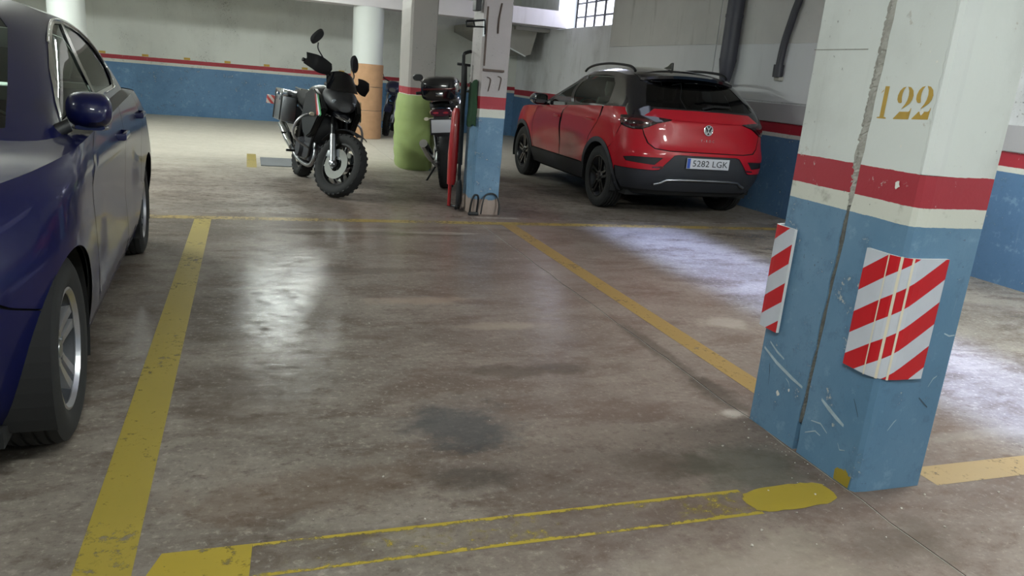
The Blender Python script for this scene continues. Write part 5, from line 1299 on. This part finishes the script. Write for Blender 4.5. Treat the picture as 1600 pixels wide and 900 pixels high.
# ================================================================== THINGS BY THE MIDDLE PILLAR
# red and black upright trolley leaning beside the pillar
tr = empty('hand_trolley', (1.99, 7.55, 0)); tag(tr, 'narrow red and black upright hand trolley standing left of the blue pillar', 'trolley')
def t_part(mb, name, mat, sm=45): return adopt(mb.build(name, mat, None, sm), tr)
t_part(MB().tube(bez([(2.052, 7.46, 1.545), (2.02, 7.46, 1.538), (1.980, 7.46, 1.515), (1.977, 7.46, 1.46), (1.985, 7.45, 1.1), (1.995, 7.44, .6), (2.005, 7.42, .06)], 6), [.017]*36+[.017], 10), 'handle_tube', M['black_metal'])
t_part(MB().tube([(1.92, 7.47, 1.42), (2.05, 7.47, 1.415)], .013, 8), 'cross_bar', M['black_metal'])
t_part(MB().loft([(1.41, 1.992, 7.46, .022, .03, 3), (1.22, 1.998, 7.46, .028, .03, 3), (1.0, 1.998, 7.46, .022, .026, 3), (.45, 2.012, 7.445, .014, .02, 3)], 14, axis=2), 'grip_block', M['black_plastic'])
t_part(MB().loft([(1.00, 1.955, 7.52, .022, .03, 3), (.95, 1.953, 7.52, .040, .05, 3), (.55, 1.945, 7.52, .048, .055, 3), (.28, 1.945, 7.52, .042, .05, 3), (.24, 1.94, 7.52, .036, .045, 3)], 16, axis=2), 'red_body', M['red_paint'])
t_part(MB().tube([(1.932, 7.52, .26), (1.935, 7.52, .02)], .018, 10), 'red_leg', M['red_paint'])
t_part(MB().lathe([(1.005, .0), (1.005, .018), (1.02, .014), (1.025, 0)], 14, 2, Matrix.Translation((1.957, 7.50, 0))), 'cap', M['chrome'])
t_part(MB().loft([(.01, 2.0, 7.42, .02, .03, 3), (.10, 2.008, 7.42, .030, .035, 3), (.26, 2.005, 7.43, .026, .03, 3), (.30, 2.006, 7.43, .016, .02, 3)], 14, axis=2), 'foot_block', M['black_plastic'])
t_part(MB().tube([(1.95, 7.30, .03), (2.01, 7.42, .03), (2.045, 7.52, .03)], .014, 8).tube([(1.93, 7.55, .02), (2.01, 7.42, .03)], .012, 8), 'base_bar', M['black_metal'])
# green cloth hanging on the pillar's left face
bm = bmesh.new(); rows = []; rnd = random.Random(5)
for i in range(9):
    t = i/8; yv = 7.17+.28*t
    rows.append([bm.verts.new((2.053+.008*math.sin(t*9+k*.4)-.004*(k == 5), yv+.015*math.sin(k*1.1), 1.27-.42*k/6+.02*math.sin(t*6))) for k in range(7)])
for i in range(8):
    for k in range(6): bm.faces.new((rows[i][k], rows[i+1][k], rows[i+1][k+1], rows[i][k+1]))
bmesh.ops.solidify(bm, geom=bm.faces[:], thickness=.006)
tag(MB().add(bm).build('green_cloth', M['green_cloth'], None, 60), 'dark green cloth hanging on the left face of the blue pillar', 'cloth')
# shackle lock and cable at the foot of the pillar
lk = empty('shackle_lock', (2.10, 7.14, 0)); tag(lk, 'black steel shackle lock standing on the floor against the pillar foot', 'lock')
adopt(MB().tube(bez([(2.045, 7.12, .02), (2.055, 7.12, .12), (2.075, 7.125, .185), (2.105, 7.125, .20), (2.125, 7.12, .17), (2.115, 7.12, .02)], 6), .010, 10).build('shackle', M['black_metal'], None, 45), lk)
adopt(MB().box((2.03, 7.10, .0), (2.135, 7.14, .032), .010).build('lock_body', M['black_plastic'], None, 45), lk)
cb = MB().tube(bez([(2.160, 7.12, .012), (2.175, 7.13, .12), (2.20, 7.145, .19), (2.26, 7.15, .215), (2.32, 7.15, .19), (2.35, 7.13, .10), (2.34, 7.10, .012)], 6), .008, 8).build('lock_cable', M['black_plastic'], None, 60)
tag(cb, 'thin black cable looped against the blue foot of the pillar', 'cable')
# junction box and bracket high on the pillar's left edge
jb = empty('junction_box', (2.03, 7.25, 1.95)); tag(jb, 'small dark junction box high on the left edge of the blue pillar', 'box')
adopt(MB().box((1.995, 7.20, 1.905), (2.05, 7.32, 2.02), .006).build('housing', M['black_plastic'], None), jb)
adopt(MB().tube([(2.03, 7.25, 2.02), (2.03, 7.25, 2.6)], .01, 8).build('conduit', M['black_plastic'], None, 45), jb)
br = empty('wire_bracket', (2.02, 7.2, 1.78)); tag(br, 'dark steel wire bracket on the pillar under the junction box', 'bracket')
adopt(MB().tube([(1.90, 7.16, 1.80), (2.075, 7.155, 1.825), (2.085, 7.155, 1.70)], .011, 8).tube([(1.90, 7.16, 1.80), (1.905, 7.16, 1.755), (2.08, 7.155, 1.765)], .008, 8).tube([(1.97, 7.16, 1.81), (1.985, 7.16, 1.755)], .007, 8).build('hook', M['black_metal'], None, 45), br)
adopt(MB().box((2.063, 7.15, 1.68), (2.083, 7.172, 1.84), .003).build('plate', M['steel'], None), br)
# steel cover plate let into the floor beside the motorbike, with a yellow paint mark at its end
tag(MB().box((.14, 10.15, 0), (1.25, 10.98, .012), .004).build('floor_plate', simple('grey_plate', '54585c', .6, .2)), 'flat grey cover plate on the floor behind the big motorbike', 'floor plate')
strip('yellow_mark', [(-.03, 9.98), (.09, 9.98), (.09, 11.4), (-.03, 11.4)], M['line'])

# crumbs of mortar and plaster lying on the floor round the near pillar
rnd = random.Random(77); bm = bmesh.new()
for i in range(80):
    t = rnd.random()
    if i < 35: x, y = 1.97+.06*rnd.random()-.25*rnd.random()**3, 1.95+.65*t
    elif i < 60: x, y = 1.4+1.3*t, 1.55+.30*rnd.random()
    else: x, y = .1+1.9*t, 1.8+3.0*rnd.random()**2
    r_ = .0016+.0034*rnd.random()**3
    g_ = bmesh.ops.create_icosphere(bm, subdivisions=1, radius=r_, matrix=Matrix.Translation((x, y, r_*.45)) @ Matrix.Rotation(rnd.random()*3, 4, 'Z'))
    for v in g_['verts']:
        v.co.x += (rnd.random()-.5)*r_; v.co.y += (rnd.random()-.5)*r_; v.co.z = max(.0005, v.co.z+(rnd.random()-.5)*r_*.6)
o = MB().add(bm).build('plaster_crumbs', simple('crumb_plaster', 'b3aca2', .9)); tag(o, 'pale crumbs of plaster scattered on the floor before the near pillar', 'debris', kind='stuff')
